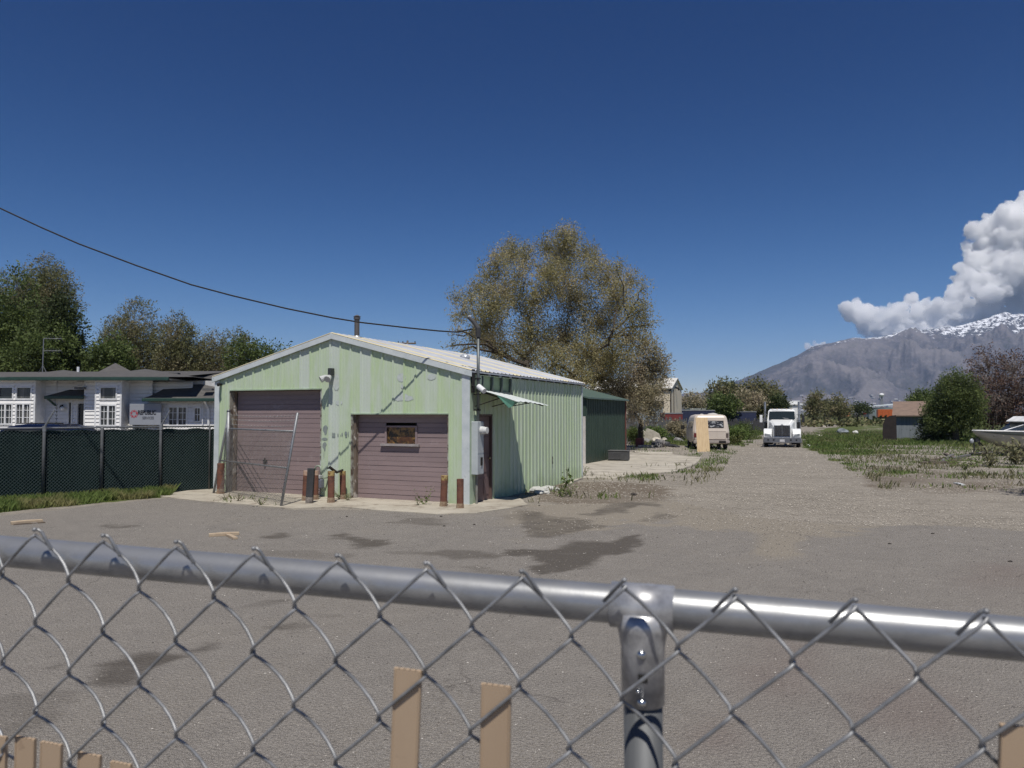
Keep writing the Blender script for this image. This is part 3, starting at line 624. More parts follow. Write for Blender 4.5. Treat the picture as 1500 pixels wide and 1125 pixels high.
mb.box(-.09, .06, -.06, .06, .14, .78); mb.build('timber', pm('charred_wood', (.03, .032, .034), (.055, .055, .06), 5, .8, stretch=(1, 1, .2), bump=.5), T, bevel=.01)
mb = MB(M); mb.box(-.09, .06, -.055, .055, 0, .14); mb.build('rotted_base', pm('rotted_wood', (.28, .25, .22), (.08, .07, .06), 12, .9), T)
a = G(484.8, 736, .03) + UP * .74; b_ = G(502.5, 731, .03) + UP * .70
mb = MB(); mb.tube([a + Vector((-.08, -.02, .03)), a + Vector((0, -.05, .05)), a.lerp(b_, .45) + Vector((0, 0, -.07)), b_ + Vector((-.02, 0, -.02))], [.02, .035, .03, .025], 8); tag(mb.build('chain', pm('dark_steel', (.06, .055, .05))), 'black chain slung between the two yellow topped bollards', 'chain')
# gas meter
g = Vector((onY(474.5), YF - .14, .30)); T = thing('gas_meter', Matrix.Translation(g), 'small grey gas meter on the wall between the bollards', 'gas meter')
mb = MB(); mb.box(g.x - .11, g.x + .11, g.y - .08, g.y + .06, .24, .47); mb.build('meter_body', pm('meter_dark', (.17, .18, .22), rough=.4), T, bevel=.03)
mb = MB(); mb.box(g.x - .08, g.x + .08, g.y - .09, g.y + .05, .475, .56); mb.build('meter_head', pm('meter_light', (.45, .46, .46), rough=.4), T, bevel=.012)
mb = MB(); mb.tube([(g.x + .05, g.y, .56), (g.x + .05, g.y, .68), (g.x + .02, g.y, .76), (g.x - .04, g.y, .78), (g.x - .12, g.y, .76), (g.x - .13, g.y, .6), (g.x - .13, g.y, .02)], .02, 8); mb.tube([(g.x + .06, g.y, .5), (g.x + .14, g.y, .5), (g.x + .16, g.y + .1, .5)], .02, 8); mb.build('pipe', pm('meter_pipe', (.3, .36, .28), rough=.5), T, smooth=True)

# leaning chain link gate ----------------------------------------------------
steel = pm('dull_galvanised', (.30, .31, .32), (.22, .23, .24), 6, .5, metal=.5)
wirem = pm('old_wire', (.33, .33, .33), (.22, .21, .2), 9, .5, metal=.4)
def diamond(mb, O, U, V, lu, lv, p, r, n=3):
    k = -int(lv / p) - 1
    while k * p < lu:
        for sg in (1, -1):
            u0 = k * p if sg > 0 else k * p + lv; pts = []
            s0, s1 = (0, lv)
            # u = u0 + sg*v
            if sg > 0: va = max(0, -u0); vb = min(lv, lu - u0)
            else: va = max(0, u0 - lu); vb = min(lv, u0)
            if vb - va > .01: mb.tube([O + U * (u0 + sg * va) + V * va, O + U * (u0 + sg * vb) + V * vb], r, n, cap=False)
        k += 1
bl, br = G(313, 722, .03), G(412, 741, .03); tl, tr = P(331, 606, 20.0), P(435, 605, 17.26)
tl = Vector((bl.x + .02, bl.y + .46, 2.06)); tr = Vector((br.x, br.y + .5, 2.04))
T = thing('gate', Matrix.Translation(bl), 'broken chain link gate with barbed wire leaning against the taller garage door', 'gate')
for a, c in ((bl, tl), (br, tr)):
    mb = MB(); mb.tube([a, c, c + UP * .02 ], [.03, .03, .012], 10); mb.build('gate_post', steel, T, smooth=True)
L_ = lambda s, h: bl.lerp(br, s) + (tl - bl).lerp(tr - br, s) * h
for h in (.4, .80):
    mb = MB(); mb.tube([L_(0, h), L_(1, h)], .021, 8); mb.build('rail', steel, T, smooth=True)
mb = MB(); Lg = (br - bl).length; U = (br - bl).normalized(); V = (L_(0, 1) - bl).normalized(); diamond(mb, L_(0, .03) + Vector((0, -.03, 0)), U, V, Lg, 1.6, .075, .0032); mb.build('wire_mesh', wirem, T)
for h in (.86, .92, .975):
    mb = MB(); pts = [L_(s, h - .02 * math.sin(s * math.pi)) for s in np.linspace(0, 1, 9)]; mb.tube(pts, .006, 4)
    for s in np.linspace(.05, .95, 19):
        q = L_(s, h - .02 * math.sin(s * math.pi)); mb.tube([q + Vector((-.02, 0, .03)), q + Vector((.02, 0, -.03))], .003, 3)
    mb.build('barbed_wire', wirem, T)
mb = MB(); q = G(333, 721, .03); mb.tube([q, Vector((q.x, q.y, 2.1))], .045, 10); mb.tube([q + Vector((0, 0, 2.07)), q + Vector((.0, 0, 2.12))], [.055, .01], 10); tag(mb.build('gate_post', steel, smooth=True), 'upright steel post beside the left jamb of the taller door', 'post')

# green annex ----------------------------------------------------------------
dg = metal_paint('dark_green_steel', (.036, .06, .045), (.028, .048, .036), (.05, .08, .06), chips=(.05, .07, .055), dirt=(.07, .07, .05), rough=.5)
AX, AY0, AY1 = -9.82, 29.4, 35.2
T = thing('green_annex', Matrix.Translation((AX - 3, 32, 0)), 'dark green ribbed metal shed behind the pale green garage', 'shed')
mb = MB(); ribwall(mb, (AX, AY0, 0), Vector((0, 1, 0)), Vector((1, 0, 0)), AY1 - AY0, lambda a: 2.7, [], .24, .055, .026, {}, .02); mb.build('side_wall', dg, T, fattr='fade')
mb = MB(); ribwall(mb, (AX - 6, AY0, 0), Vector((1, 0, 0)), Vector((0, -1, 0)), 6, lambda a: 2.7 + (3 - abs(a - 3)) * .26, [], .3, .05, .022, {}, .02); mb.build('end_wall', dg, T, fattr='fade'); mb = MB(); ribwall(mb, (AX, AY1, 0), Vector((-1, 0, 0)), Vector((0, 1, 0)), 6, lambda a: 2.7 + (3 - abs(a - 3)) * .26, [], .3, .05, .022, {}, .02); mb.build('end_wall', dg, T, fattr='fade')
mb = MB(); mb.prism([(AX + .16, 2.66), (AX + .16, 2.72), (AX - 3, 3.55), (AX - 6.16, 2.72), (AX - 6.16, 2.66), (AX - 3, 3.49)], AY0 - .15, AY1 + .15); mb.build('roof', pm('green_roof', (.12, .18, .15), (.095, .145, .12), 2, .4, metal=.1, stretch=(.3, 3, 1)), T)
mb = MB(); mb.box(AX + .01, AX + .05, AY1 - .06, AY1 + .03, 0, 2.65); mb.build('corner_trim', pm('rusty_red_trim', (.16, .05, .04), (.1, .05, .04), 5, .7), T)
mb = MB(); mb.box(AX - 1.2, AX - .0, AY0 - .12, AY0 - .05, 0, 1.95); mb.build('white_door', pm('weathered_white', (.62, .60, .56), (.5, .47, .43), 4, .7), T)
for q, tl_ in (((858.3, 680), .12),):
    g = G(*q); M = Matrix.Translation(g); mb = MB(M); R = Matrix.Rotation(.06, 3, 'Y'); mb.box(-.04, .06, -.25, -.2, 0, 1.95, R); tag(mb.build('leaning_board', MATS['weathered_white']), 'narrow white board leaning at the near edge of the dark green shed', 'board')
g = G(905, 675, .05); M = frame(g, .1); T = thing('cooler_unit', M, 'squat black ventilation unit on the slab against the dark green shed', 'ventilation unit')
mb = MB(M); mb.box(-.42, .42, 0, .55, .03, .42); mb.build('casing', pm('unit_dark', (.05, .052, .055), (.08, .08, .08), 5, .6), T, bevel=.01)
for k in range(6): mb = MB(M) if k == 0 else mb; mb.box(-.36, .12, -.012, -.001, .08 + k * .05, .11 + k * .05)
mb.build('grille', pm('unit_grille', (.11, .11, .115), rough=.5), T)
mb = MB(M); mb.box(-.44, .44, -.02, .57, .421, .44); mb.build('lid', pm('unit_lid', (.17, .17, .17), rough=.5), T)

# ============================================================ FOLIAGE
def leafmat(name, c1, c2, c3, trans=.3, cs=.6):
    c1, c2, c3 = [tuple(min(.8, x * 1.55) for x in c) for c in (c1, c2, c3)]
    if name in MATS: return MATS[name]
    m, t, b, o = nt(name)
    g = t.nodes.new('ShaderNodeNewGeometry'); r = g.outputs['Random Per Island']
    col = mixc(t, ramp(t, r, .2, .8), c1, c2); col = mixc(t, ramp(t, tex(t, cs, 3, .5), .48, .62), col, c3)
    col = mixc(t, ramp(t, r, .88, 1, 0, .3), col, tuple(min(1, x * 1.5) for x in c1))
    t.links.new(col, b.inputs['Base Color']); b.inputs['Roughness'].default_value = .6; b.inputs['Specular IOR Level'].default_value = .25
    tr = t.nodes.new('ShaderNodeBsdfTranslucent'); t.links.new(col, tr.inputs[0]); mx_ = t.nodes.new('ShaderNodeMixShader'); mx_.inputs[0].default_value = trans
    t.links.new(b.outputs[0], mx_.inputs[1]); t.links.new(tr.outputs[0], mx_.inputs[2]); t.links.new(mx_.outputs[0], o.inputs[0])
    MATS[name] = m; return m
def leaves(centers, size, aspect=.5, up=0.0, outward=None, jit=.35):
    "one four-cornered leaf per centre, random attitude"
    n = len(centers); d = rng.normal(size=(n, 3))
    if outward is not None: d = d * .8 + outward * 1.2
    d[:, 2] += up; d /= np.linalg.norm(d, axis=1)[:, None] + 1e-9
    q = rng.normal(size=(n, 3)); s = np.cross(d, q); s /= np.linalg.norm(s, axis=1)[:, None] + 1e-9
    L = size * (1 + jit * rng.normal(size=n)).clip(.4, 1.8); W = (L * aspect)[:, None]; L = L[:, None]
    v = np.stack([centers - d * L * .5, centers - d * L * .05 + s * W * .5, centers + d * L * .5, centers - d * L * .05 - s * W * .5], 1).reshape(-1, 3)
    return v, np.arange(n * 4).reshape(-1, 4)
def lobe_cloud(lobes, n_tw, per, spread, shell=.45, upb=.25):
    "twig tips in ellipsoid lobes, leaves strung round every twig"
    tot = sum(r[0] * r[1] * r[2] for c, r in lobes) ** 1.0; C_ = []; O_ = []; tips = []
    vol = np.array([(r[0] * r[1] * r[2]) ** .75 for c, r in lobes]); vol /= vol.sum()
    for (c, r), f in zip(lobes, vol):
        k = max(3, int(n_tw * f)); d = rng.normal(size=(k, 3)); d /= np.linalg.norm(d, axis=1)[:, None]
        rad = shell + (1.12 - shell) * rng.random(k) ** .7
        p = np.array(c) + d * rad[:, None] * np.array(r); tips.append(p)
        tw = (d + rng.normal(size=(k, 3)) * .5 + np.array([0, 0, upb])); tw /= np.linalg.norm(tw, axis=1)[:, None]
        s = rng.random((k, per, 1)) * spread * 2.2 - spread * .6
        q = p[:, None, :] + tw[:, None, :] * s + rng.normal(size=(k, per, 3)) * spread * .28
        C_.append(q.reshape(-1, 3)); O_.append(np.repeat(tw, per, 0))
    return np.concatenate(C_), np.concatenate(O_), np.concatenate(tips)
def limb(mb, a, b, r0, r1, n=6, wob=.12, seg=5):
    a, b = Vector(a), Vector(b); L = (b - a).length; pts = []; rs = []
    for k in range(seg + 1):
        s = k / seg; off = Vector([random.uniform(-1, 1) for _ in range(3)]) * wob * L * math.sin(s * math.pi) * .5
        pts.append(a.lerp(b, s) + off + UP * (L * .10 * math.sin(s * math.pi))); rs.append(r0 + (r1 - r0) * s)
    mb.tube(pts, rs, n); return pts
def tree(name, base, lobes, leafm, bark, label, cat='tree', group=None, ntw=1500, per=9, size=.12, spread=.28, aspect=.5, trunk_r=.25, fork=.3, twigs=250, shell=.45, upb=.3):
    base = Vector(base); T = thing(name, Matrix.Translation(base), label, cat, group)
    H = max(c[2] + r[2] for c, r in lobes) - base.z
    mb = MB(); cx = sum(c[0] for c, r in lobes) / len(lobes); cyy = sum(c[1] for c, r in lobes) / len(lobes)
    fk = Vector((base.x + (cx - base.x) * fork, base.y + (cyy - base.y) * fork, base.z + H * fork)); pts = limb(mb, base, fk, trunk_r, trunk_r * .7, 10, .05)
    mains = []
    for c, r in sorted(lobes, key=lambda q: (Vector(q[0]) - fk).length):
        c = Vector(c); best = None
        for (p, rr) in mains:
            dd = (p - c).length + abs((fk - p).length) * .25
            if (p - fk).length < (c - fk).length * .8 and (best is None or dd < best[0]): best = (dd, p, rr)
        st, rr = (best[1], best[2]) if best and best[0] < (c - fk).length * .85 else (fk, trunk_r * .5)
        L = (c - st).length; pts = limb(mb, st, c, rr, rr * .45, 6, .14)
        mains.append((pts[3], rr * .7)); mains.append((c, rr * .45))
    C_, O_, tips = lobe_cloud(lobes, ntw, per, spread, shell, upb)
    idx = rng.choice(len(tips), min(twigs, len(tips)), replace=False); mp = np.array([list(m[0]) for m in mains])
    for i in idx:
        k = np.argmin(((mp - tips[i]) ** 2).sum(1)); limb(mb, mp[k], tips[i], max(.012, mains[k][1] * .4), .006, 3, .2, 3)
    mb.build('trunk', bark, T)
    v, f = leaves(C_, size, aspect, 0, O_); np_mesh('crown', v, f, leafm, parent=T)
    return T
def randlobes(c, R, n, rs=(.3, .5), seed=0, flat=1.0):
    r_ = random.Random(seed); out = []
    for k in range(n):
        while True:
            d = Vector([r_.uniform(-1, 1) for _ in range(3)])
            if .25 < d.length < 1: break
        s = r_.uniform(*rs)
        out.append(((c[0] + d.x * R[0] * (1 - s * .6), c[1] + d.y * R[1] * (1 - s * .6), c[2] + d.z * R[2] * (1 - s * .6)), (R[0] * s, R[1] * s, R[2] * s * flat)))
    return out
bark = pm('bark', (.085, .068, .052), (.045, .036, .028), 6, .9, bump=.5)
olive = leafmat('olive_leaf', (.235, .205, .105), (.16, .155, .068), (.29, .25, .145), .4)
oliveg = leafmat('olive_green_leaf', (.125, .125, .062), (.085, .09, .038), (.16, .14, .08))
greenl = leafmat('green_leaf', (.058, .082, .024), (.085, .11, .034), (.045, .062, .02))
dkgreen = leafmat('dark_leaf', (.034, .047, .018), (.05, .065, .024), (.028, .038, .015))
tanl = leafmat('tan_leaf', (.22, .19, .125), (.15, .14, .08), (.28, .235, .165))
redl = leafmat('dark_red_leaf', (.085, .05, .04), (.12, .075, .055), (.06, .045, .035))

# the big half-leafed tree behind the garage
def pxl(lst, Z0, dz, cxp, rxp):
    out = []; r_ = random.Random(5)
    for (px, py, rp) in lst:
        k = max(0, 1 - ((px - cxp) / rxp) ** 2); Z = Z0 + r_.uniform(-1, 1) * dz * math.sqrt(k)
        c = P(px, py, Z); r = rp * Z / F; out.append((tuple(c), (r, r, r * 1.05)))
    return out
BL = [(829, 354, 17), (826, 378, 22), (802, 364, 14), (858, 370, 14), (872, 384, 12), (749, 374, 18), (727, 392, 18), (770, 380, 16), (705, 424, 15), (690, 440, 12), (668, 436, 9), (677, 459, 13), (672, 484, 7), (662, 506, 7), (680, 512, 8), (740, 432, 24), (722, 450, 20), (814, 412, 28), (779, 445, 26), (842, 440, 28), (889, 410, 20), (903, 396, 11), (924, 412, 12), (941, 424, 8), (905, 440, 24), (934, 458, 18), (950, 476, 9), (878, 474, 27), (924, 492, 22), (715, 474, 24), (722, 502, 22), (700, 494, 14), (777, 494, 28), (827, 498, 30), (862, 522, 28), (900, 524, 27), (812, 534, 24), (770, 528, 22), (735, 520, 16), (945, 505, 14), (880, 555, 24), (845, 560, 22), (800, 400, 14), (760, 405, 14), (860, 405, 12), (866, 392, 10), (840, 345, 8), (825, 342, 8), (712, 405, 8), (735, 372, 8)]
tree('elm_tree', P(822, 650, 43.5) * 1.0 - UP * (P(822, 650, 43.5).z), pxl(BL, 43.5, 4.5, 815, 170), olive, bark, 'tall spreading olive and tan tree rising behind the garages', ntw=13500, per=11, size=.09, spread=.36, trunk_r=.42, fork=.2, twigs=1900, shell=.2, upb=.75)
BL2 = [(958, 520, 15), (935, 535, 22), (962, 543, 18), (950, 560, 24), (925, 565, 22), (905, 575, 22), (968, 570, 9), (940, 585, 20), (915, 595, 18), (955, 590, 16), (972, 530, 8), (930, 606, 14), (955, 607, 11)]
b_ = G(938, 652); tree('elm_tree', (b_.x, b_.y, 0), pxl(BL2, 46, 1.6, 935, 50), tanl, bark, 'lower tan blossoming tree to the right of the dark green shed', ntw=3000, per=11, size=.095, spread=.3, trunk_r=.2, fork=.25, twigs=300, shell=.25)

# trees behind the office
def px_tree(name, px, pt, pb, wd, Z, lm, label, n=14, ntw=1400, per=9, size=.17, seed=1, group='trees behind the office', cat='tree', **kw):
    top = P(px, pt, Z); bot = P(px, pb, Z); R = ((wd * Z / F) / 2, (wd * Z / F) / 2, (top.z - bot.z) / 2)
    c = Vector((top.x, top.y, (top.z + bot.z) / 2)); base = (c.x, c.y, 0)
    return tree(name, base, randlobes(c, R, n, seed=seed), lm, bark, label, cat, group, ntw=ntw, per=per, size=size, spread=size * 2.2, **kw)
px_tree('broadleaf_tree', 22, 402, 585, 125, 52, greenl, 'big bright green tree at the left edge behind the office', 20, 3600, seed=2, trunk_r=.35, twigs=200)
px_tree('broadleaf_tree', 52, 378, 500, 110, 57, oliveg, 'tall brownish tree topping the left clump behind the office', 20, 4000, seed=3, trunk_r=.35, twigs=300, size=.12, shell=.6)
px_tree('broadleaf_tree', 104, 435, 590, 78, 51, dkgreen, 'dark green tree at the right end of the tall left clump', 16, 2600, seed=4, twigs=150)
px_tree('broadleaf_tree', -40, 395, 590, 110, 56, dkgreen, 'dark tree cut by the left frame edge', 12, 1500, seed=5, twigs=100)
px_tree('broadleaf_tree', 68, 470, 590, 90, 49, greenl, 'lower leafy green tree just above the office roof at left', 14, 2200, seed=16, twigs=100)
px_tree('broadleaf_tree', 160, 490, 595, 72, 50, greenl, 'small green tree above the roof cupola', 12, 1500, seed=6, twigs=100)
px_tree('broadleaf_tree', 212, 446, 590, 110, 60, oliveg, 'rounded olive brown tree above the middle of the office roof', 22, 5200, seed=7, trunk_r=.3, twigs=400, size=.12, shell=.6)
px_tree('broadleaf_tree', 268, 456, 590, 75, 58, oliveg, 'greyish olive tree between the round one and the garage', 16, 3000, seed=8, twigs=300, size=.12, shell=.6)
px_tree('broadleaf_tree', 330, 464, 590, 100, 60, oliveg, 'loose olive tree behind the left eave of the garage', 16, 2800, seed=9, twigs=400, size=.12, shell=.6)
px_tree('broadleaf_tree', 376, 480, 590, 84, 57, greenl, 'green tree peeking above the left roof slope of the garage', 14, 1500, seed=10, twigs=250, size=.16)
px_tree('broadleaf_tree', 150, 525, 600, 160, 62, dkgreen, 'dark hedge-like tree filling in low behind the office', 14, 2400, seed=11, twigs=50, size=.2)
px_tree('broadleaf_tree', 300, 525, 600, 160, 64, dkgreen, 'dark undergrowth tree low behind the olive trees', 14, 2400, seed=12, twigs=50, size=.2)
px_tree('broadleaf_tree', 20, 510, 600, 150, 60, dkgreen, 'dark undergrowth tree low at the left edge', 12, 2000, seed=13, twigs=50, size=.2)
# far trees past the yard
GF = 'trees beyond the yard'
for i, (px, pt, wd, Z, lm, lab, sz, nt_) in enumerate([
    (1056, 560, 46, 112, oliveg, 'olive tree left of the dark poplar beyond the yard', .3, 900),
    (1072, 564, 26, 116, dkgreen, 'narrow dark tree beside the poplar', .3, 500),
    (1082, 562, 20, 118, dkgreen, 'slim dark poplar standing before the mountain foot', .28, 500),
    (1106, 552, 52, 108, oliveg, 'largest rounded tree behind the truck', .3, 1300),
    (1094, 575, 44, 100, tanl, 'reddish tan tree in front of the large rounded one', .28, 500),
    (1130, 560, 36, 112, oliveg, 'greyish olive tree right above the truck cab', .3, 700),
    (1140, 575, 28, 104, dkgreen, 'dark green tree touching the truck mirror', .28, 500),
    (1060, 582, 50, 96, greenl, 'bright green low tree above the van roof', .28, 700),
    (1190, 575, 30, 150, oliveg, 'small round tree right of the truck', .36, 500),
    (1228, 580, 34, 155, oliveg, 'small bushy tree further right on the horizon', .36, 500),
    (1212, 586, 26, 160, oliveg, 'tiny bush between two small horizon trees', .36, 300),
    (1345, 569, 66, 118, greenl, 'long low green tree above the shed roof', .3, 900),
    (1015, 578, 46, 190, tanl, 'bare greyish far tree right of the cream building', .45, 500),
    (1255, 590, 36, 165, dkgreen, 'low dark scrub tree left of the water tower', .36, 300),
    ]):
    px_tree('far_tree', px, pt, 611, wd, Z, lm, lab, 10, nt_, 7, sz, seed=30 + i, group=GF, twigs=60, trunk_r=.2)
# bush and dark red tree at right
px_tree('leafy_bush', 1397, 548, 650, 84, 54, leafmat('bush_leaf', (.075, .10, .035), (.11, .135, .045), (.05, .065, .025), .35, .8), 'dense green bush beside the grey shed', 24, 5200, 9, .11, seed=50, group=None, cat='bush', twigs=250, upb=1.1, shell=.5)
px_tree('leafy_bush', 1372, 590, 652, 60, 55.5, dkgreen, 'darker low bush overlapping the grey shed wall', 12, 1600, 9, .13, seed=51, group=None, cat='bush', twigs=80)
palew = pm('pale_twigs', (.30, .26, .235), (.2, .17, .15), 5, .9)
b0 = bark; bark = palew
px_tree('dark_red_tree', 1476, 505, 640, 120, 58, redl, 'dark red leaved tree with pale twigs behind the boat', 18, 1700, 7, .13, seed=52, group=None, twigs=1700, upb=.8, trunk_r=.12)
px_tree('dark_red_tree', 1440, 540, 650, 70, 60, redl, 'smaller dark red tree between the bush and the taller red tree', 10, 900, 7, .14, seed=53, group=None, twigs=400, trunk_r=.1)
bark = b0
px_tree('dark_red_tree', 1530, 560, 655, 110, 56, redl, 'dark red shrub at the right frame edge behind the boat', 10, 1200, 7, .15, seed=54, group=None, twigs=300, trunk_r=.1)
# shade-casting tree just right of the frame
c = Vector(RT * 15.1 + FW * 17.6); T_ = tree('pine_tree', (c.x, c.y, 0), randlobes((c.x, c.y, 3.6), (2.2, 2.2, 1.6), 14, seed=60), dkgreen, bark, 'dark tree just outside the right edge whose shade falls on the gravel', ntw=1300, per=9, size=.13, spread=.3, twigs=120)

# ============================================================ SCREENED FENCE
A_ = Vector((-15.72, 15.35, 0)); ds = (Vector((-17.05, 11.7, 0)) - A_).normalized()
fpost = [G(306, 718), G(234, 722.5), G(148, 728), G(64, 735)]
dirv = (fpost[3] - fpost[0]); dirv.z = 0; dirv.normalize(); Q0 = Vector((fpost[0].x, fpost[0].y, 0))
def onfence(px):
    # point on fence line seen at column px
    best = None
    lo, hi = -3.0, 12.0
    for _ in range(40):
        mid = (lo + hi) / 2; q = Q0 + dirv * mid; p_ = proj(np.array([q.x]), np.array([q.y]), .8)[0][0]
        if p_ > px: lo = mid
        else: hi = mid
    return lo
T = thing('screened_fence', Matrix.Translation(Q0), 'chain link fence backed by dark green privacy screen beside the garage', 'fence')
FH = 1.70; L_f = 9.5; s0f = onfence(317); nrm = Vector((-dirv.y, dirv.x, 0)); 
if nrm.dot(FW) > 0: nrm = -nrm   # towards the camera side
mb = MB(); 
segs = 60
for k in range(segs):
    a = s0f + (L_f - s0f) * k / segs; b2 = s0f + (L_f - s0f) * (k + 1) / segs
    w1 = .02 * math.sin(a * 2.3) ; w2 = .02 * math.sin(b2 * 2.3)
    p0, p1 = Q0 + dirv * a - nrm * (.035 + w1), Q0 + dirv * b2 - nrm * (.035 + w2)
    mb.face([p0 + UP * .02, p1 + UP * .02, p1 + UP * (FH - .06 - .02 * math.cos(b2 * 9)), p0 + UP * (FH - .06 - .02 * math.cos(a * 9))])
m, t, b, o = nt('screen_fabric'); nn = tex(t, 2.2, 4, .6); n2 = tex(t, 40, 3, .6)
col = mixc(t, ramp(t, nn, .35, .65), (.0045, .0155, .0155), (.008, .023, .021)); col = mixc(t, ramp(t, n2, .4, .7, 0, .3), col, (.003, .008, .008))
t.links.new(col, b.inputs['Base Color']); b.inputs['Roughness'].default_value = .85; b.inputs['Specular IOR Level'].default_value = .15; mb.build('privacy_screen', m, T)
mb = MB(); diamond(mb, Q0 + dirv * s0f + UP * .03, dirv, UP, L_f - s0f, FH - .05, .078, .0032); mb.build('wire_mesh', pm('green_wire', (.075, .105, .105), (.05, .075, .077), 8, .5, metal=.1), T)
mb = MB(); mb.tube([Q0 + dirv * s0f + UP * FH, Q0 + dirv * L_f + UP * FH], .022, 8); mb.build('top_rail', steel, T, smooth=True)
fsteel = pm('fence_post_grey', (.155, .16, .165), (.12, .125, .13), 6, .6, metal=.3)
for i, px in enumerate((306, 234, 148, 63, -30, -140)):
    q = Q0 + dirv * onfence(px) + nrm * .03; mb = MB(); r_ = .022 if i == 0 else .036
    mb.tube([q, q + UP * (FH - .02), q + UP * (FH + .01)], [r_, r_, r_ * .6], 10); pp = mb.build('fence_post', fsteel, T, smooth=True)
    if i in (1, 3, 5):
        mb = MB(); arm = q + UP * (FH + .02); tip = arm + nrm * .02 + RT * .22 + UP * .40; mb.tube([arm, tip], [.024, .016], 8); mb.tube([arm - UP * .1, arm + UP * .03], .042, 10); mb.build('barb_arm', steel, pp)
# second, dark screen panel by the garage corner
mb = MB(); q = G(314, 720); 
# ============================================================ OFFICE
ZO = 33.0; OM = frame(Vector(RT * 0 + FW * ZO), YAW)
ox = lambda px, Z=ZO: (px - 750) * Z / F
oz = lambda py, Z=ZO: HC + (608 - py) * Z / F
T = thing('office_building', frame(Vector(FW * ZO + RT * ox(150)), YAW), 'low white sided office with grey shingle roof behind the screened fence', 'building')
m, t, b, o = nt('lap_siding'); c_ = t.nodes.new('ShaderNodeTexCoord'); n1 = tex(t, 3, 5, .6)
col = mixc(t, ramp(t, n1, .3, .7), (.86, .85, .82), (.78, .77, .75)); t.links.new(col, b.inputs['Base Color']); b.inputs['Roughness'].default_value = .5; SID = m
shin = pm('shingles', (.105, .10, .095), (.075, .07, .067), 9, .9, bump=.6, bscale=30, c3=(.14, .13, .12), s3=4, stretch=(.5, .5, 3))
gutm = pm('green_gutter', (.022, .06, .045), (.018, .045, .035), 4, .45); wfm = pm('window_white', (.80, .81, .81), rough=.4)
m, t, b, o = nt('window_glass'); b.inputs['Base Color'].default_value = (.035, .042, .045, 1); b.inputs['Roughness'].default_value = .08; b.inputs['Specular IOR Level'].default_value = .6; GLS = m
m, t, b, o = nt('curtained_glass'); col = mixc(t, ramp(t, tex(t, 2.2, 2, .5, stretch=(3, 1, .2)), .45, .6), (.05, .055, .055), (.16, .155, .145)); t.links.new(col, b.inputs['Base Color']); b.inputs['Roughness'].default_value = .1; CGL = m
def siding(x0, x1, z0, z1, dep, side=None, sx=.15, mbx=None):
    "overlapping boards; optional return wall at the right going back"
    mb = mbx or MB(OM); z = z0
    while z < z1 - .01:
        zt_ = min(z + .155, z1); mb.prism([(dep - .045, z), (dep - .02, zt_ - .024), (dep + .05, zt_ - .024), (dep + .05, z)], x0, x1, 'X'); z = zt_
    mb.box(x0 + .002, x1 - .002, dep + .02, dep + .055, z0, z1)
    return mb
def wall_holes(x0, x1, z0, z1, dep, holes):
    mb = MB(OM); xs_ = sorted({x0, x1, *[h[0] for h in holes], *[h[1] for h in holes]})
    for a, b2 in zip(xs_[:-1], xs_[1:]):
        if b2 - a < .01: continue
        zs = [z0]
        for h in sorted([h for h in holes if h[0] <= (a + b2) / 2 <= h[1]], key=lambda q: q[2]): zs += [h[2], h[3]]
        zs.append(z1)
        for k in range(0, len(zs), 2):
            if zs[k + 1] - zs[k] > .02: siding(a, b2, zs[k], zs[k + 1], dep, mbx=mb)
    return mb
def window(x0, x1, z0, z1, dep, cols, rows, par, glass=None, split=True):
    mb = MB(OM); w_ = .06
    mb.box(x0, x1, dep - .05, dep + .04, z0, z0 + w_); mb.box(x0, x1, dep - .05, dep + .04, z1 - w_, z1); mb.box(x0, x0 + w_, dep - .05, dep + .04, z0 + w_, z1 - w_); mb.box(x1 - w_, x1, dep - .05, dep + .04, z0 + w_, z1 - w_)
    if split: xm = (x0 + x1) / 2; mb.box(xm - .035, xm + .035, dep - .045, dep + .04, z0 + w_, z1 - w_)
    for i in range(1, cols):
        xx = x0 + (x1 - x0) * i / cols
        if not (split and abs(xx - (x0 + x1) / 2) < .02): mb.box(xx - .012, xx + .012, dep - .012, dep + .01, z0 + w_, z1 - w_)
    for i in range(1, rows): zz = z0 + (z1 - z0) * i / rows; mb.box(x0 + w_, x1 - w_, dep - .0125, dep + .0105, zz - .012, zz + .012)
    f_ = mb.build('window', wfm, par); mb = MB(OM); mb.box(x0 + w_, x1 - w_, dep + .015, dep + .03, z0 + w_, z1 - w_); mb.build('pane', glass or GLS, f_); return f_
ztop = oz(555)
# left bay
H1 = [(ox(7.5), ox(30.5), oz(586), oz(566.5)), (ox(33), ox(57), oz(586), oz(566.5)), (ox(7.5), ox(30), oz(622), oz(590.5)), (ox(33.5), ox(56), oz(622), oz(590.5))]
BY = -.45
wall_holes(ox(4.5), ox(59.5), 0, ztop, BY, H1).build('bay_wall', SID, T)
for i, h in enumerate(H1): window(*h, BY, 1 if i < 2 else 4, 1 if i < 2 else 3, T, CGL if i % 2 else GLS, i > 1)
mb = MB(OM); R_ = Matrix.Rotation(0, 3, 'Z'); mb.box(ox(59.5), ox(59.5) + .07, BY - .03, .3, 0, ztop); mb.box(ox(4.5) - .07, ox(4.5), BY - .03, .0, 0, ztop); mb.build('corner_board', wfm, T)
siding(ox(-60), ox(4.5) - .07, 0, ztop, -.25).build('wall', SID, T)
siding(ox(59.6), ox(78), 0, ztop, .25).build('wall', SID, T)
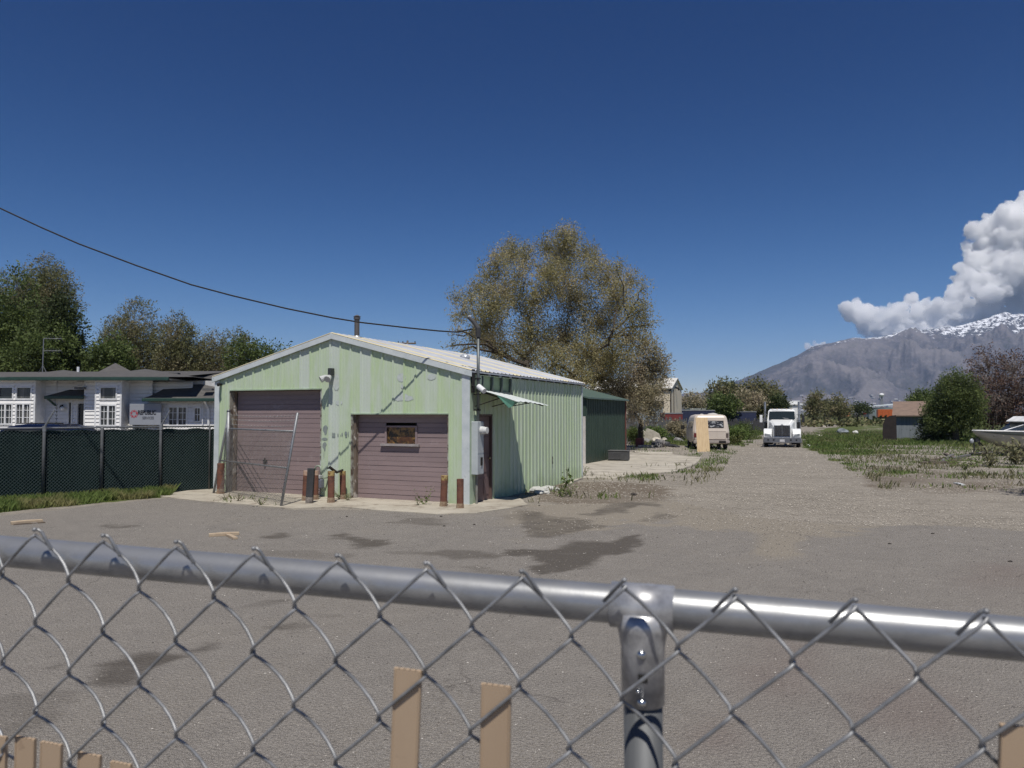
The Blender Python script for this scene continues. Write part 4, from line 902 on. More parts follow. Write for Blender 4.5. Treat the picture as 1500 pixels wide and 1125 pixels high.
# recessed entry
wall_holes(ox(78), ox(127.5), 0, ztop, .3, [(ox(94), ox(101.5), oz(622, 34), oz(588, 34)), (ox(108), ox(127.5), 0, oz(590, 34))]).build('wall', SID, T)
window(ox(94), ox(101.5), oz(622, 34), oz(588, 34), .3, 1, 1, T, GLS, False)
mb = MB(OM); mb.box(ox(109.5), ox(127), .34, .4, 0, oz(592)); mb.build('entry_door', pm('door_black', (.012, .012, .013), (.03, .03, .03), 5, .2), T)
mb = MB(OM); mb.box(ox(108), ox(109.5), .24, .38, 0, oz(590)); mb.box(ox(108), ox(127.5), .24, .38, oz(591), oz(589)); mb.build('door_frame', wfm, T)
mb = MB(OM); mb.blob((ox(89.5), .1, oz(598)), .09, 3, 2, .02); mb.build('porch_lamp', wfm, T, smooth=True)
mb = MB(OM); mb.tube([(ox(84), .26, oz(597)), (ox(86.5), .12, oz(595)), (ox(89.5), .1, oz(595))], [.05, .04, .07], 8); mb.build('lamp_bracket', dark, T)
# middle tower bay
siding(ox(127.5), ox(150.5), 0, ztop, -.1).build('wall', SID, T)
H2 = [(ox(154), ox(180), oz(586), oz(566.5)), (ox(155), ox(179.5), oz(624), oz(592.5))]
wall_holes(ox(150), ox(184), 0, ztop, BY, H2).build('bay_wall', SID, T)
window(*H2[0], BY, 1, 1, T, CGL, False); window(*H2[1], BY, 4, 3, T, GLS, True)
mb = MB(OM); mb.box(ox(184), ox(184) + .07, BY - .03, .3, 0, ztop); mb.box(ox(150) - .07, ox(150), BY - .03, .0, 0, ztop); mb.build('corner_board', wfm, T)
mb = MB(OM); mb.box(ox(127.5) - .06, ox(127.5), -.13, 1.0, 0, ztop); mb.build('corner_board', wfm, T)
siding(ox(184), ox(220), 0, ztop, .2).build('wall', SID, T)
siding(ox(218), ox(276), oz(592), ztop - .1, .4).build('wall', SID, T)
H3 = [(ox(235.5), ox(240), oz(617), oz(596)), (ox(246.5), ox(275.5), oz(624), oz(595)), (ox(284), ox(295.5), oz(618.5), oz(596))]
wall_holes(ox(218), ox(330), 0, oz(583), 0, H3).build('wall', SID, T)
window(*H3[0], 0, 1, 2, T, GLS, False); window(*H3[1], 0, 4, 3, T, CGL, True); window(*H3[2], 0, 2, 2, T, CGL, False)
mb = MB(OM); mb.box(ox(-60), ox(330), .62, .7, 0, ztop - .05); mb.box(ox(-60), ox(330), 9, 9.2, 0, ztop - .05); mb.box(ox(-60), ox(-60) + .1, .7, 9, 0, ztop - .05); mb.box(ox(330) - .1, ox(330), .7, 9, 0, ztop - .05); mb.build('inner_wall', pm('inner_wall_white', (.6, .6, .6)), T)
mb = MB(OM); mb.box(ox(298.5), ox(299.5), -.16, -.12, oz(625), oz(590)); mb.tube([(ox(304), -.4, oz(586)), (ox(304), -.2, oz(591)), (ox(307), -.1, oz(600)), (ox(308), -.1, 0)], .05, 8); mb.build('downpipe', wfm, T)
# main roof: hip ridges
def roofpoly(name, pts, faces, mat=shin): mb = MB(OM); mb.raw(pts, faces); return mb.build(name, mat, T)
e0, r0_ = oz(553.5) , 0
YE = -.68; zE = HC + (608 - 552.5) * (ZO + YE) / F
def RP(px, py, dep): Z = ZO + dep; return (ox(px, Z), dep, HC + (608 - py) * Z / F)
zr1 = RP(90, 543, 4)[2]
def hip(xl, xr, pk, depk, ytop, dback=9.0):
    a = (ox(xl), YE, zE); b2 = (ox(xr), YE, zE); pk_ = RP(pk, ytop, depk); bl_ = (ox(xl), dback, zE); br_ = (ox(xr), dback, zE)
    return [a, b2, pk_, br_, bl_], [(0, 1, 2), (1, 3, 2), (3, 4, 2), (4, 0, 2)]
mb = MB(OM)
mb.raw([(ox(-120), YE, zE), (ox(262), YE, zE), RP(350, 543.2, 4.5), RP(-120, 545.5, 4.5), (ox(-140), 10, zE), (ox(360), 10, zE)], [(0, 1, 2, 3), (3, 2, 5, 4)])
for pk, w_, yt in ((92, 70, 542.3), (212, 80, 540.8)): pts, fs = hip(pk - w_, pk + w_, pk, 3.2, yt); pts = [(p[0], p[1] - .02 if i < 2 else p[1], p[2] + .015) for i, p in enumerate(pts)]; mb.raw(pts, fs)
mb.build('roof', shin, T)
mb = MB(OM); mb.raw([RP(140, 546, 6), RP(168, 531.5, 7.5), RP(196, 546, 6), RP(168, 546, 9.5)], [(0, 2, 1), (2, 3, 1), (3, 0, 1)]); mb.build('cupola', shin, T)
mb = MB(OM); mb.box(ox(-120), ox(258), YE - .1, YE + .02, zE - .14, zE + .0); mb.build('gutter', gutm, T, bevel=.02)
mb = MB(OM); mb.box(ox(-120), ox(258), YE + .02, 1.0, zE - .10, zE - .05); mb.build('soffit', pm('soffit_white', (.6, .61, .62), rough=.6), T)
# right lower roof
l0, l1 = RP(209, 583.5, -.45), RP(316, 583, -.45)
mb = MB(OM); mb.raw([l0, (ox(345), -.45, l1[2]), RP(345, 544.5, 3.4), RP(272, 552.2, 1.2), RP(222, 579, -.05)], [(0, 1, 2, 3, 4)]); mb.raw([l0, RP(222, 579, -.05), RP(272, 552.2, 1.2), (ox(272), 1.2, l0[2])], [(0, 1, 2, 3)]); mb.build('lower_roof', shin, T)
mb = MB(OM); mb.box(l0[0], ox(345), -.55, -.43, l0[2] - .13, l0[2] + .01); mb.box(l0[0], l0[0] + .06, -.45, .4, l0[2] - .13, l0[2]); mb.build('gutter', gutm, T, bevel=.02)
# entry roof
l0 = RP(66, 580, -.2); mb = MB(OM); mb.raw([l0, (ox(127.4), -.2, l0[2]), RP(127.4, 564, .6), RP(80, 577, .1)], [(0, 1, 2, 3)]); mb.build('entry_roof', shin, T)
mb = MB(OM); mb.box(l0[0], ox(127), -.3, -.18, l0[2] - .13, l0[2] + .01); mb.box(l0[0], l0[0] + .06, -.2, .3, l0[2] - .13, l0[2]); mb.build('gutter', gutm, T, bevel=.02)
mb = MB(OM); mb.tube([(l0[0] + .1, -.2, l0[2] - .1), (ox(77), .3, l0[2] - .45), (ox(77), .3, 0)], .05, 8); mb.build('downpipe', gutm, T)
mb = MB(OM)
for q in ((103, 549), (118, 568), (255, 547), (305, 570)): p = RP(*q, 1.2 if q[1] < 560 else -.2); mb.box(p[0] - .2, p[0] + .2, p[1] - .15, p[1] + .15, p[2] - .05, p[2] + .03)
mb.build('roof_vent', pm('vent_dark', (.12, .12, .12)), T)
mb = MB(OM); p = RP(113.5, 545, 3); mb.cyl((p[0], p[1], p[2] - .1), .06, .35, 10); mb.build('vent_pipe', wfm, T)
# sign
Zs = ZO - .2; SM = frame(Vector(FW * (ZO - .3) + RT * ox(213, ZO - .3)), YAW)
sw = 46 * (ZO - .3) / F / 2; sz0, sz1 = oz(622.5, ZO - .3), oz(591.5, ZO - .3)
S = thing('company_sign', SM, 'grey company sign board reading REPUBLIC SERVICES on the office front', 'sign')
mb = MB(SM); mb.box(-sw, sw, 0, .08, sz0, sz1); mb.build('panel', pm('sign_grey', (.29, .31, .345), (.27, .285, .32), 3, .5), S, bevel=.01)
mb = MB(SM); mb.box(-sw + .1, -sw + .2, .08, .9, 0, sz1 - .1); mb.box(sw - .2, sw - .1, .08, .75, 0, sz1 - .1); mb.build('sign_post', steel, S)
def text(body, size, loc, M, mat, par, ext=.004, sx=1.0, name='lettering', off=0.0, shear=0.0, align='LEFT'):
    cu = bpy.data.curves.new(name, 'FONT'); cu.body = body; cu.size = size; cu.extrude = ext; cu.offset = off; cu.shear = shear; cu.align_x = align
    tmp = bpy.data.objects.new('tmp', cu); COL.objects.link(tmp); dg_ = bpy.context.evaluated_depsgraph_get()
    me = bpy.data.meshes.new_from_object(tmp.evaluated_get(dg_)); bpy.data.objects.remove(tmp)
    R = Matrix.Translation(loc) @ Matrix.Rotation(math.pi / 2, 4, 'X') @ Matrix.Diagonal((sx, 1, 1, 1))
    me.transform(world_of(par).inverted() @ M @ R); me.materials.clear(); me.materials.append(mat)
    o = bpy.data.objects.new(name, me); COL.objects.link(o); o.parent = par; return o
blk = pm('sign_black', (.02, .02, .025), rough=.5); redm = pm('sign_red', (.42, .035, .05), (.36, .03, .045), rough=.5)
text('REPUBLIC', .25, (-sw + .36, -.006, (sz0 + sz1) / 2 - .0), SM, blk, S, sx=.72, off=.008)
text('SERVICES', .16, (-sw + .56, -.006, (sz0 + sz1) / 2 - .2), SM, pm('sign_dark_grey', (.10, .105, .12), rough=.5), S, sx=.75)
mb = MB(SM); cx_, cz_ = -sw + .2, (sz0 + sz1) / 2 + .02
for k in range(5):
    a = math.pi / 2 + k * 2 * math.pi / 5; d = Vector((math.cos(a), 0, math.sin(a))); s_ = Vector((-math.sin(a), 0, math.cos(a))); c_ = Vector((cx_, -.006, cz_))
    tip = c_ + d * .19; l_, r_ = c_ + d * .1 + s_ * .055, c_ + d * .1 - s_ * .055; i1, i2 = c_ + d * .07 + s_ * .02, c_ + d * .07 - s_ * .02
    mb.face([tip, l_, i1, c_ + d * .115, i2, r_]); 
    mb.face([c_ + d * .13 + s_ * .07, c_ + d * .17 + s_ * .055, c_ + d * .12 + s_ * .12, c_ + d * .08 + s_ * .10])
mb.build('star_emblem', redm, S)
# antenna
p = P(62, 552, 36); T = thing('tv_antenna', Matrix.Translation(p), 'thin television antenna standing on the office roof', 'antenna')
q = P(64, 496, 36); mb = MB(); mb.tube([p, q], .022, 5)
for d_ in (-.3, .3): mb.tube([p.lerp(q, .3), p + RT * d_], .01, 4)
mb.build('mast', steel, T)
mb = MB()
for hh, L2 in ((1.0, .85), (.68, .85)):
    a = p.lerp(q, hh); mb.tube([a, a + RT * L2], .013, 4)
    for k in range(6): c_ = a + RT * (.12 + k * .14); mb.tube([c_ - UP * .09 + FW * .15, c_ + UP * .09 - FW * .15], .008, 3)
mb.build('elements', steel, T)
# blue car roof behind the fence
CMX = frame(Vector(RT * ox(60, 27) + FW * 27), YAW + .08); T = thing('parked_car', CMX, 'dark blue car parked behind the screened fence, only its roof showing', 'car')
mb = MB(CMX); hw = 2.3
prof = [(-2.3, .45), (-2.3, .8), (-2.15, .95), (-1.7, 1.05), (-1.38, 1.46), (-1.1, 1.6), (-.5, 1.69), (.4, 1.68), (1.0, 1.56), (1.6, 1.15), (2.2, 1.0), (2.35, .8), (2.35, .45)]
mb.prism(prof, -.0, 1.75); mb.build('body', pm('navy_paint', (.005, .01, .036), rough=.18), T, bevel=.1)
mb = MB(CMX); mb.prism([(-1.5, 1.1), (-1.2, 1.48), (.9, 1.46), (1.4, 1.12)], -.012, 0.0); mb.build('side_window', GLS, T)
for sx_ in (-1.4, 1.5): mb = MB(CMX); mb.tube([(sx_, -.05, .34), (sx_, .2, .34)], .34, 20); mb.build('wheel', dark, T)
mb = MB(CMX); mb.tube([(-.9, .15, 1.71), (.7, .15, 1.71)], .02, 6); mb.build('roof_rack', dark, T)

# ============================================================ YARD THINGS
# cream barn
Zb = 80.0; g = P(984, 640, Zb); BM = frame(Vector((g.x, g.y, 0)), 0.0)   # near left corner of the gable
T = thing('cream_building', BM, 'tall cream metal building with a white roof beyond the grey plank fence', 'building')
he, hr = 2 + 40 * Zb / F, 2 + 54.5 * Zb / F; dpt = 5.2; wd_ = 9.0
cream = pm('cream_siding', (.74, .65, .50), (.68, .59, .455), 1, .6, stretch=(4, 4, .2))
mb = MB(BM); mb.prism([(0, 0), (0, he), (dpt / 2, hr), (dpt, he), (dpt, 0)], -wd_, 0, 'X'); mb.build('walls', cream, T)
mb = MB(BM)
for s_ in (0, 1):
    ya, yb = (-.25, dpt / 2) if s_ == 0 else (dpt + .25, dpt / 2); za = he - .25 * (hr - he) / (dpt / 2)
    mb.raw([(-wd_ - .2, ya, za + .02), (.15, ya, za + .02), (.15, yb, hr + .04), (-wd_ - .2, yb, hr + .04), (-wd_ - .2, ya, za + .1), (.15, ya, za + .1), (.15, yb, hr + .12), (-wd_ - .2, yb, hr + .12)], [(0, 1, 2, 3), (4, 5, 6, 7), (0, 1, 5, 4), (1, 2, 6, 5), (2, 3, 7, 6), (3, 0, 4, 7)])
mb.build('roof', pm('white_roof', (.74, .72, .66), rough=.5), T)
mb = MB(BM); mb.box(-wd_, -.1, -.07, -.01, he - .35, he - .22); mb.box(-.12, -.0, -.06, -.003, 0, he - .1); mb.box(.01, .06, 1.0, 1.12, 0, he - .2); mb.build('dark_trim', pm('brown_trim', (.06, .05, .045)), T)
mb = MB(BM); mb.box(-4.6, -.9, -.05, -.012, 0, 2.9); mb.build('bay_door', pm('grey_door', (.28, .32, .35), rough=.5), T)
mb = MB(BM); mb.box(-4.7, -.8, -.06, -.02, 2.91, 3.5); mb.build('door_canopy', dark, T)
mb = MB(BM); mb.tube([(0.02, 2.0, he + .1), (.3, 2.0, he), (.4, 2.0, he - .2)], .1, 8); mb.build('wall_lamp', dark, T)
# grey plank fence (boards stay in the mesh of a run)
wgrey = pm('weathered_planks', (.17, .165, .16), (.10, .098, .095), 3, .9, stretch=(3, 3, .3), c3=(.26, .25, .235), s3=2, lo3=.55, hi3=.65)
def plank_fence(p0, p1, h, label, gap=.5, seed=0, tilt=0.0, mat=None):
    r_ = random.Random(seed); p0 = Vector((p0.x, p0.y, 0)); p1 = Vector((p1.x, p1.y, 0)); d = (p1 - p0); L = d.length; ang = math.atan2(d.y, d.x); M = frame(p0, ang)
    T = thing('plank_fence', M, label, 'fence', 'old plank fences of the back yard'); mb = MB(M); x = 0
    while x < L:
        w_ = r_.uniform(.16, .28)
        if r_.random() > .08: mb.box(x, x + w_, 0, .03, 0, h * r_.uniform(.82, 1.05), Matrix.Rotation(r_.uniform(-.03, .03), 3, 'Y'))
        x += w_ + r_.uniform(.01, gap * .12)
    mb.build('planks', mat or wgrey, T); mb = MB(M); mb.box(0, L, .035, .09, h * .25, h * .31); mb.box(0, L, .035, .09, h * .75, h * .81); mb.build('rails', wgrey, T)
    for k in range(int(L / 2.6) + 1):
        mb = MB(M); mb.box(k * 2.6, k * 2.6 + .11, .1, .21, 0, h * 1.06); mb.build('fence_post', wgrey, T)
plank_fence(P(922, 640, 54), P(952, 640, 58), 1.7, 'pale grey plank fence nearest the dark green shed', seed=1)
plank_fence(P(952, 640, 58), P(1006, 640, 66), 1.75, 'grey plank fence running from the tan tree to behind the van', seed=2)
plank_fence(P(1066, 640, 84), P(1120, 640, 92), 1.55, 'far dark plank fence between the van and the truck', seed=3, mat=pm('dark_planks', (.07, .068, .07), (.045, .044, .046), 3, .9))
# blue trailers and red trailer seen over the fence
def trailer(M, L, h0, h1, mat, label, cat='trailer', w_=2.4):
    T = thing('box_trailer', M, label, cat); mb = MB(M); mb.box(-L / 2, L / 2, 0, w_, h0, h1); mb.build('box', mat, T, bevel=.03)
    mb = MB(M); mb.box(-L / 2 - .03, L / 2 + .03, -.03, -.002, h0, h0 + .12); mb.box(-L / 2 - .03, L / 2 + .03, -.03, -.002, h1 - .1, h1); mb.build('frame_rail', pm('rail_grey', (.25, .26, .28)), T)
    for x in (-L * .3, -L * .3 + 1.1, L * .33):
        mb = MB(M); mb.tube([(x, .05, .5), (x, .35, .5)], .48, 16); mb.build('wheel', dark, T)
navy = pm('navy_tarp', (.012, .018, .05), (.02, .028, .075), 2, .7)
zz = lambda py, Z: HC + (608 - py) * Z / F
v = P(1022, 610, 88); trailer(frame(Vector((v.x, v.y, 0)), YAW), 50 * 88 / F, .9, zz(600.5, 88), navy, 'long navy blue trailer behind the van')
v = P(1086, 610, 96); trailer(frame(Vector((v.x, v.y, 0)), YAW), 44 * 96 / F, .9, zz(602.5, 96), navy, 'navy blue trailer under the trees between van and truck')
v = P(987, 610, 70); trailer(frame(Vector((v.x, v.y, 0)), YAW), 26 * 70 / F, 1.2, zz(604.5, 70), pm('dull_red', (.20, .035, .03), (.14, .03, .03), 4, .6), 'low dull red trailer in front of the cream building')
v = P(1043, 600, 120); T = thing('flat_canopy', frame(Vector((v.x, v.y, 0)), YAW), 'far flat pale canopy roof over the navy trailer', 'canopy'); M = world_of(T)
mb = MB(M); mb.box(-3.4, 3.2, 0, 3, zz(599.6, 120), zz(598.6, 120)); mb.build('roof', trim, T)
for x in (-1.7, 2.9): mb = MB(M); mb.box(x, x + .15, 0, .15, 0, zz(599.7, 120)); mb.build('leg', trim, T)

# van --------------------------------------------------------------
g = G(1042, 659); vd = FW * math.cos(0) ; ang = math.radians(24 - 14.4 + 6.5)
VM = frame(Vector((g.x, g.y, 0)), ang)
T = thing('van', VM, 'beige rear-facing camper van with a plywood sheet leaning on it', 'van')
beige = pm('beige_paint', (.62, .545, .47), (.55, .48, .41), 2, .4, c3=(.42, .33, .26), s3=4, lo3=.62, hi3=.72)
W2, Lv, Hv = 1.03, 4.5, 2.04
mb = MB(VM)
# stacked cross sections along z: (half width, y rear, y front, z)
secs = [(.93, .10, Lv - .1, .34), (1.0, .03, Lv, .5), (W2, .0, Lv, .62), (W2, .0, Lv, 1.05), (W2 - .01, .03, Lv - .12, 1.18), (W2 - .09, .14, Lv - .75, 1.72), (W2 - .12, .16, Lv - .95, 1.86), (W2 - .2, .24, Lv - 1.15, 1.98), (W2 - .42, .5, Lv - 1.4, Hv)]
rings = []
for (hw, ya, yb, z) in secs:
    c = .12; rings.append([(-hw + c, ya, z), (hw - c, ya, z), (hw, ya + c, z), (hw, yb - c, z), (hw - c, yb, z), (-hw + c, yb, z), (-hw, yb - c, z), (-hw, ya + c, z)])
pts = [p for r in rings for p in r]; fs = []
for k in range(len(rings) - 1):
    for j in range(8): fs.append((k * 8 + j, k * 8 + (j + 1) % 8, (k + 1) * 8 + (j + 1) % 8, (k + 1) * 8 + j))
fs.append(tuple(range(8))[::-1]); fs.append(tuple((len(rings) - 1) * 8 + j for j in range(8)))
mb.raw(pts, fs); body = mb.build('body', beige, T, bevel=.025)
ry = lambda z: np.interp(z, [s_[3] for s_ in secs], [s_[1] for s_ in secs]); hwz = lambda z: np.interp(z, [s_[3] for s_ in secs], [s_[0] for s_ in secs])
def rearplate(mb, x0, x1, z0, z1, pr): 
    mb.raw([(x0, ry(z0) - pr, z0), (x1, ry(z0) - pr, z0), (x1, ry(z1) - pr, z1), (x0, ry(z1) - pr, z1), (x0, ry(z0) + .02, z0), (x1, ry(z0) + .02, z0), (x1, ry(z1) + .02, z1), (x0, ry(z1) + .02, z1)], [(0, 1, 2, 3), (4, 7, 6, 5), (0, 4, 5, 1), (1, 5, 6, 2), (2, 6, 7, 3), (3, 7, 4, 0)])
mb = MB(VM); rearplate(mb, -.66, .72, 1.26, 1.68, .012); hat = mb.build('rear_window', pm('rubber', (.02, .02, .02), rough=.7), T)
m, t, b, o = nt('streaky_glass'); col = mixc(t, ramp(t, tex(t, 5, 4, .6, stretch=(1, 1, 2.5)), .5, .56), (.03, .03, .032), (.42, .43, .43)); t.links.new(col, b.inputs['Base Color']); b.inputs['Roughness'].default_value = .12
mb = MB(VM); rearplate(mb, -.62, .27, 1.30, 1.64, .016); rearplate(mb, .31, .68, 1.30, 1.64, .016); mb.build('pane', m, hat)
mb = MB(VM); rearplate(mb, -.8, .8, .585, .61, .01); rearplate(mb, -.8, .82, 1.06, 1.075, .006); rearplate(mb, -.78, -.765, .62, 1.7, .006); rearplate(mb, .80, .812, .62, 1.7, .006); mb.build('tailgate_seam', pm('seam', (.2, .16, .13)), T)
for s_ in (-1, 1):
    mb = MB(VM); rearplate(mb, s_ * .9 - .07, s_ * .9 + .07, .72, .96, .02); mb.build('tail_light', pm('tail_red', (.16, .03, .03), rough=.4) if s_ < 0 else pm('tail_socket', (.12, .09, .08)), T)
    for yy in (.9, Lv - .75): mb = MB(VM); mb.tube([(s_ * .80, yy, .32), (s_ * .99, yy, .32)], .32, 20); mb.build('wheel', pm('tyre', (.02, .02, .02), rough=.85), T, smooth=False)
mb = MB(VM); mb.box(-1.0, 1.02, -.16, -.01, .38, .54); mb.build('rear_bumper', pm('bumper_beige', (.36, .31, .28), (.28, .25, .23), 4, .5), T, bevel=.03)
mb = MB(VM); mb.box(.42, .80, -.20, -.165, .40, .53); mb.build('number_plate', dark, T)
mb = MB(VM); z0, z1 = 1.22, 1.66
for a_, b2 in ((.5, 1.5), (1.6, 2.6), (2.75, 3.4)):
    for s_ in (-1, 1): mb.raw([(s_ * (hwz(z0) + .006), a_, z0), (s_ * (hwz(z0) + .006), b2, z0), (s_ * (hwz(z1) + .006), b2 - (.25 if b2 > 3 else 0), z1), (s_ * (hwz(z1) + .006), a_, z1)], [(0, 1, 2, 3)])
mb.build('side_windows', GLS, T)
mb = MB(VM); mb.tube([(-1.03, 3.35, 1.2), (-1.28, 3.35, 1.25)], .02, 6); mb.box(-1.44, -1.22, 3.3, 3.38, 1.12, 1.38); mb.build('wing_mirror', dark, T)
mb = MB(VM); mb.blob((.3, 1.8, 2.04), (.3, .35, .09), 2, 2, .1); mb.blob((-.4, 1.2, 2.03), (.12, .2, .05), 2, 2, .1); mb.build('roof_hatch', pm('white_flap', (.6, .58, .54)), T)
# plywood
gb = G(1031, 661.5); top = P(1030.5, 613.5, 43.2); M = frame(Vector((gb.x, gb.y, 0)), ang)
mb = MB(M); mb.raw([(-.36, -.12, 0), (.32, -.12, 0), (.24, .22, 1.86), (-.40, .22, 1.86), (-.36, -.09, 0), (.32, -.09, 0), (.24, .25, 1.86), (-.40, .25, 1.86)], [(0, 1, 2, 3), (4, 7, 6, 5), (0, 4, 5, 1), (1, 5, 6, 2), (2, 6, 7, 3), (3, 7, 4, 0)])
tag(mb.build('plywood_sheet', pm('plywood', (.66, .50, .30), (.56, .41, .235), 3, .7, stretch=(5, 5, .25), c3=(.40, .28, .15), s3=5, lo3=.66, hi3=.7)), 'tall sheet of raw plywood leaning against the back of the beige van', 'plywood')

# truck ------------------------------------------------------------
g = G(1146, 655.5); TM = frame(Vector((g.x, g.y, 0)) , math.radians(4.6) + math.pi) @ Matrix.Diagonal((.96, .96, .965, 1))   # local +y faces the camera
M = TM; T = thing('truck', M, 'white conventional truck tractor facing the camera on the gravel track', 'truck')
wht = pm('truck_white', (.82, .83, .82), (.76, .77, .77), 2, .3); chrome = pm('chrome', (.55, .56, .58), (.4, .41, .43), 3, .22, metal=.9)
tblk = pm('truck_black', (.025, .025, .028), rough=.5)
def loft(mb, secs):
    n = len(secs[0]); pts = [p for s_ in secs for p in s_]; fs = []
    for k in range(len(secs) - 1):
        for j in range(n): fs.append((k * n + j, k * n + (j + 1) % n, (k + 1) * n + (j + 1) % n, (k + 1) * n + j))
    fs.append(tuple(range(n))[::-1]); fs.append(tuple((len(secs) - 1) * n + j for j in range(n))); mb.raw(pts, fs)
# front faces +y, so stations go from the nose back; x axis mirrored for us
def hs(y, wt_, wb, z0, z1): return [(-wb, y, z0), (-wb, y, (z0 + z1) / 2), (-wt_, y, z1 - .10), (-wt_ + .14, y, z1), (wt_ - .14, y, z1), (wt_, y, z1 - .10), (wb, y, (z0 + z1) / 2), (wb, y, z0)]
mb = MB(M); loft(mb, [hs(-.12, .54, .56, .5, 1.40), hs(-.3, .56, .6, .5, 1.46), hs(-1.0, .66, .68, .5, 1.62), hs(-1.9, .80, .82, .5, 1.78)]); mb.build('hood', wht, T, bevel=.03, smooth=False)
mb = MB(M); loft(mb, [[(-.93, -1.9, .5), (-.93, -1.9, 1.74), (-.86, -2.12, 2.34), (-.74, -2.3, 2.46), (.74, -2.3, 2.46), (.86, -2.12, 2.34), (.93, -1.9, 1.74), (.93, -1.9, .5)], [(-.93, -3.6, .5), (-.93, -3.6, 1.74), (-.88, -3.6, 2.38), (-.76, -3.6, 2.5), (.76, -3.6, 2.5), (.88, -3.6, 2.38), (.93, -3.6, 1.74), (.93, -3.6, .5)]]); mb.build('cab', wht, T, bevel=.03)
mb = MB(M); mb.raw([(-.83, -1.9, 1.80), (.83, -1.9, 1.80), (.79, -2.09, 2.32), (-.79, -2.09, 2.32), (0, -1.86, 1.80), (0, -2.05, 2.32)], [(0, 4, 5, 3), (4, 1, 2, 5)]); 
m, t, b, o = nt('windscreen'); b.inputs['Base Color'].default_value = (.02, .028, .03, 1); b.inputs['Roughness'].default_value = .12; ws = m
wsn = mb.build('windscreen', ws, T)
mb = MB(M); mb.tube([(-.4, -1.89, 1.83), (-.1, -1.9, 1.88), (.35, -1.92, 1.86)], .012, 4); mb.build('wiper', pm('wiper_white', (.5, .5, .5)), wsn)
# grille
mb = MB(M); mb.box(-.47, .47, -.13, -.07, .72, 1.39); gr_ = mb.build('grille', tblk, T, bevel=.05)
mb = MB(M)
for k in range(8): x = -.42 + k * .12; mb.box(x, x + .012, -.068, -.058, .75, 1.36)
mb.box(-.008, .008, -.066, -.052, .74, 1.37)
for a_ in ((-.5, -.465, .7, 1.42), (.465, .5, .7, 1.42), (-.5, .5, 1.385, 1.42)): mb.box(a_[0], a_[1], -.12, -.05, a_[2], a_[3])
mb.build('grille_bars', chrome, gr_)
mb = MB(M); mb.tube([(.0, -.05, 1.43), (.0, -.2, 1.48)], .035, 8); mb.box(-.10, .10, -.06, -.05, 1.40, 1.45); mb.build('emblem', chrome, T)
for s_ in (-1, 1):
    mb = MB(M); n = 9; arc = [(-.25 + .02, .62)] 
    prof = [(.02, .62), (.02, .86), (-.08, 1.04), (-.3, 1.17), (-.75, 1.2), (-1.15, 1.1), (-1.35, .85), (-1.35, .75), (-1.22, .75), (-1.1, .98), (-.75, 1.08), (-.42, .98), (-.28, .75), (-.26, .62)]
    mb.prism([(y, z) for y, z in prof], *sorted((s_ * .62, s_ * 1.14)), 'X'); mb.build('fender', wht, T, bevel=.07)
    mb = MB(M); x0, x1 = sorted((s_ * .66, s_ * 1.06)); 
    a_, b2 = s_ * .66, s_ * 1.06
    mb.raw([(a_, .035, .70), (b2, .035, .74), (b2, .03, .90), (a_ + s_ * .12, .03, .84), (a_, -.02, .70), (b2, -.02, .74), (b2, -.02, .90), (a_ + s_ * .12, -.02, .84)], [(0, 1, 2, 3), (4, 7, 6, 5), (0, 4, 5, 1), (1, 5, 6, 2), (2, 6, 7, 3), (3, 7, 4, 0)]); mb.build('headlight', pm('lens', (.33, .35, .37), (.15, .16, .17), 9, .15), T)
    mb = MB(M); mb.tube([(s_ * .86, -.75, .5), (s_ * 1.12, -.75, .5)], .5, 24); wh_ = mb.build('wheel', pm('tyre', (.02, .02, .02)), T)
    mb = MB(M); mb.tube([(s_ * 1.10, -.75, .5), (s_ * 1.14, -.75, .5)], .27, 20); mb.build('rim', chrome, wh_)
    mb = MB(M); mb.tube([(s_ * 1.10, -3.75, 1.0), (s_ * 1.10, -3.75, 3.0)], .07, 12); mb.tube([(s_ * 1.10, -3.75, .9), (s_ * 1.10, -3.75, 1.9)], .11, 12); mb.build('exhaust_stack', chrome, T)
    mb = MB(M); mb.box(*sorted((s_ * 1.24, s_ * 1.42)), -2.1, -2.0, 1.58, 2.08); mb.build('wing_mirror', wht if s_ > 0 else tblk, T, bevel=.02)
    mb = MB(M); mb.tube([(s_ * .93, -2.15, 1.7), (s_ * 1.3, -2.08, 1.72)], .018, 6); mb.tube([(s_ * .93, -2.2, 2.1), (s_ * 1.3, -2.08, 2.05)], .018, 6); mb.tube([(s_ * 1.0, -3.3, .9), (s_ * 1.0, -3.3, 1.6)], .16, 10); mb.build('bracket', tblk, T)
    mb = MB(M)
    mb.box(*sorted((s_ * .5, s_ * 1.0)), -3.4, -2.0, .35, .75); mb.build('fuel_tank', chrome, T, bevel=.05)
    for yy in (-5.6, -6.9): mb = MB(M); mb.tube([(s_ * .62, yy, .5), (s_ * 1.18, yy, .5)], .5, 24); mb.build('wheel', MATS['tyre'], T)
    mb = MB(M); mb.box(*sorted((s_ * .3, s_ * .42)), -7.4, -3.6, .6, .85); mb.build('chassis_rail', tblk, T)
mb = MB(M); mb.prism([(-1.17, .30), (-1.17, .50), (-1.10, .64), (1.10, .64), (1.17, .50), (1.17, .30)], .0, .12); bmp = mb.build('front_bumper', pm('bumper_steel', (.30, .305, .32), (.22, .225, .24), 4, .3, metal=.8), T, bevel=.02)
mb = MB(M)
for x in (-.86, -.52, .52, .86): mb = MB(M); mb.tube([(x, .115, .48), (x, .128, .48)], .06, 12); mb.build('fog_light', tblk, bmp)

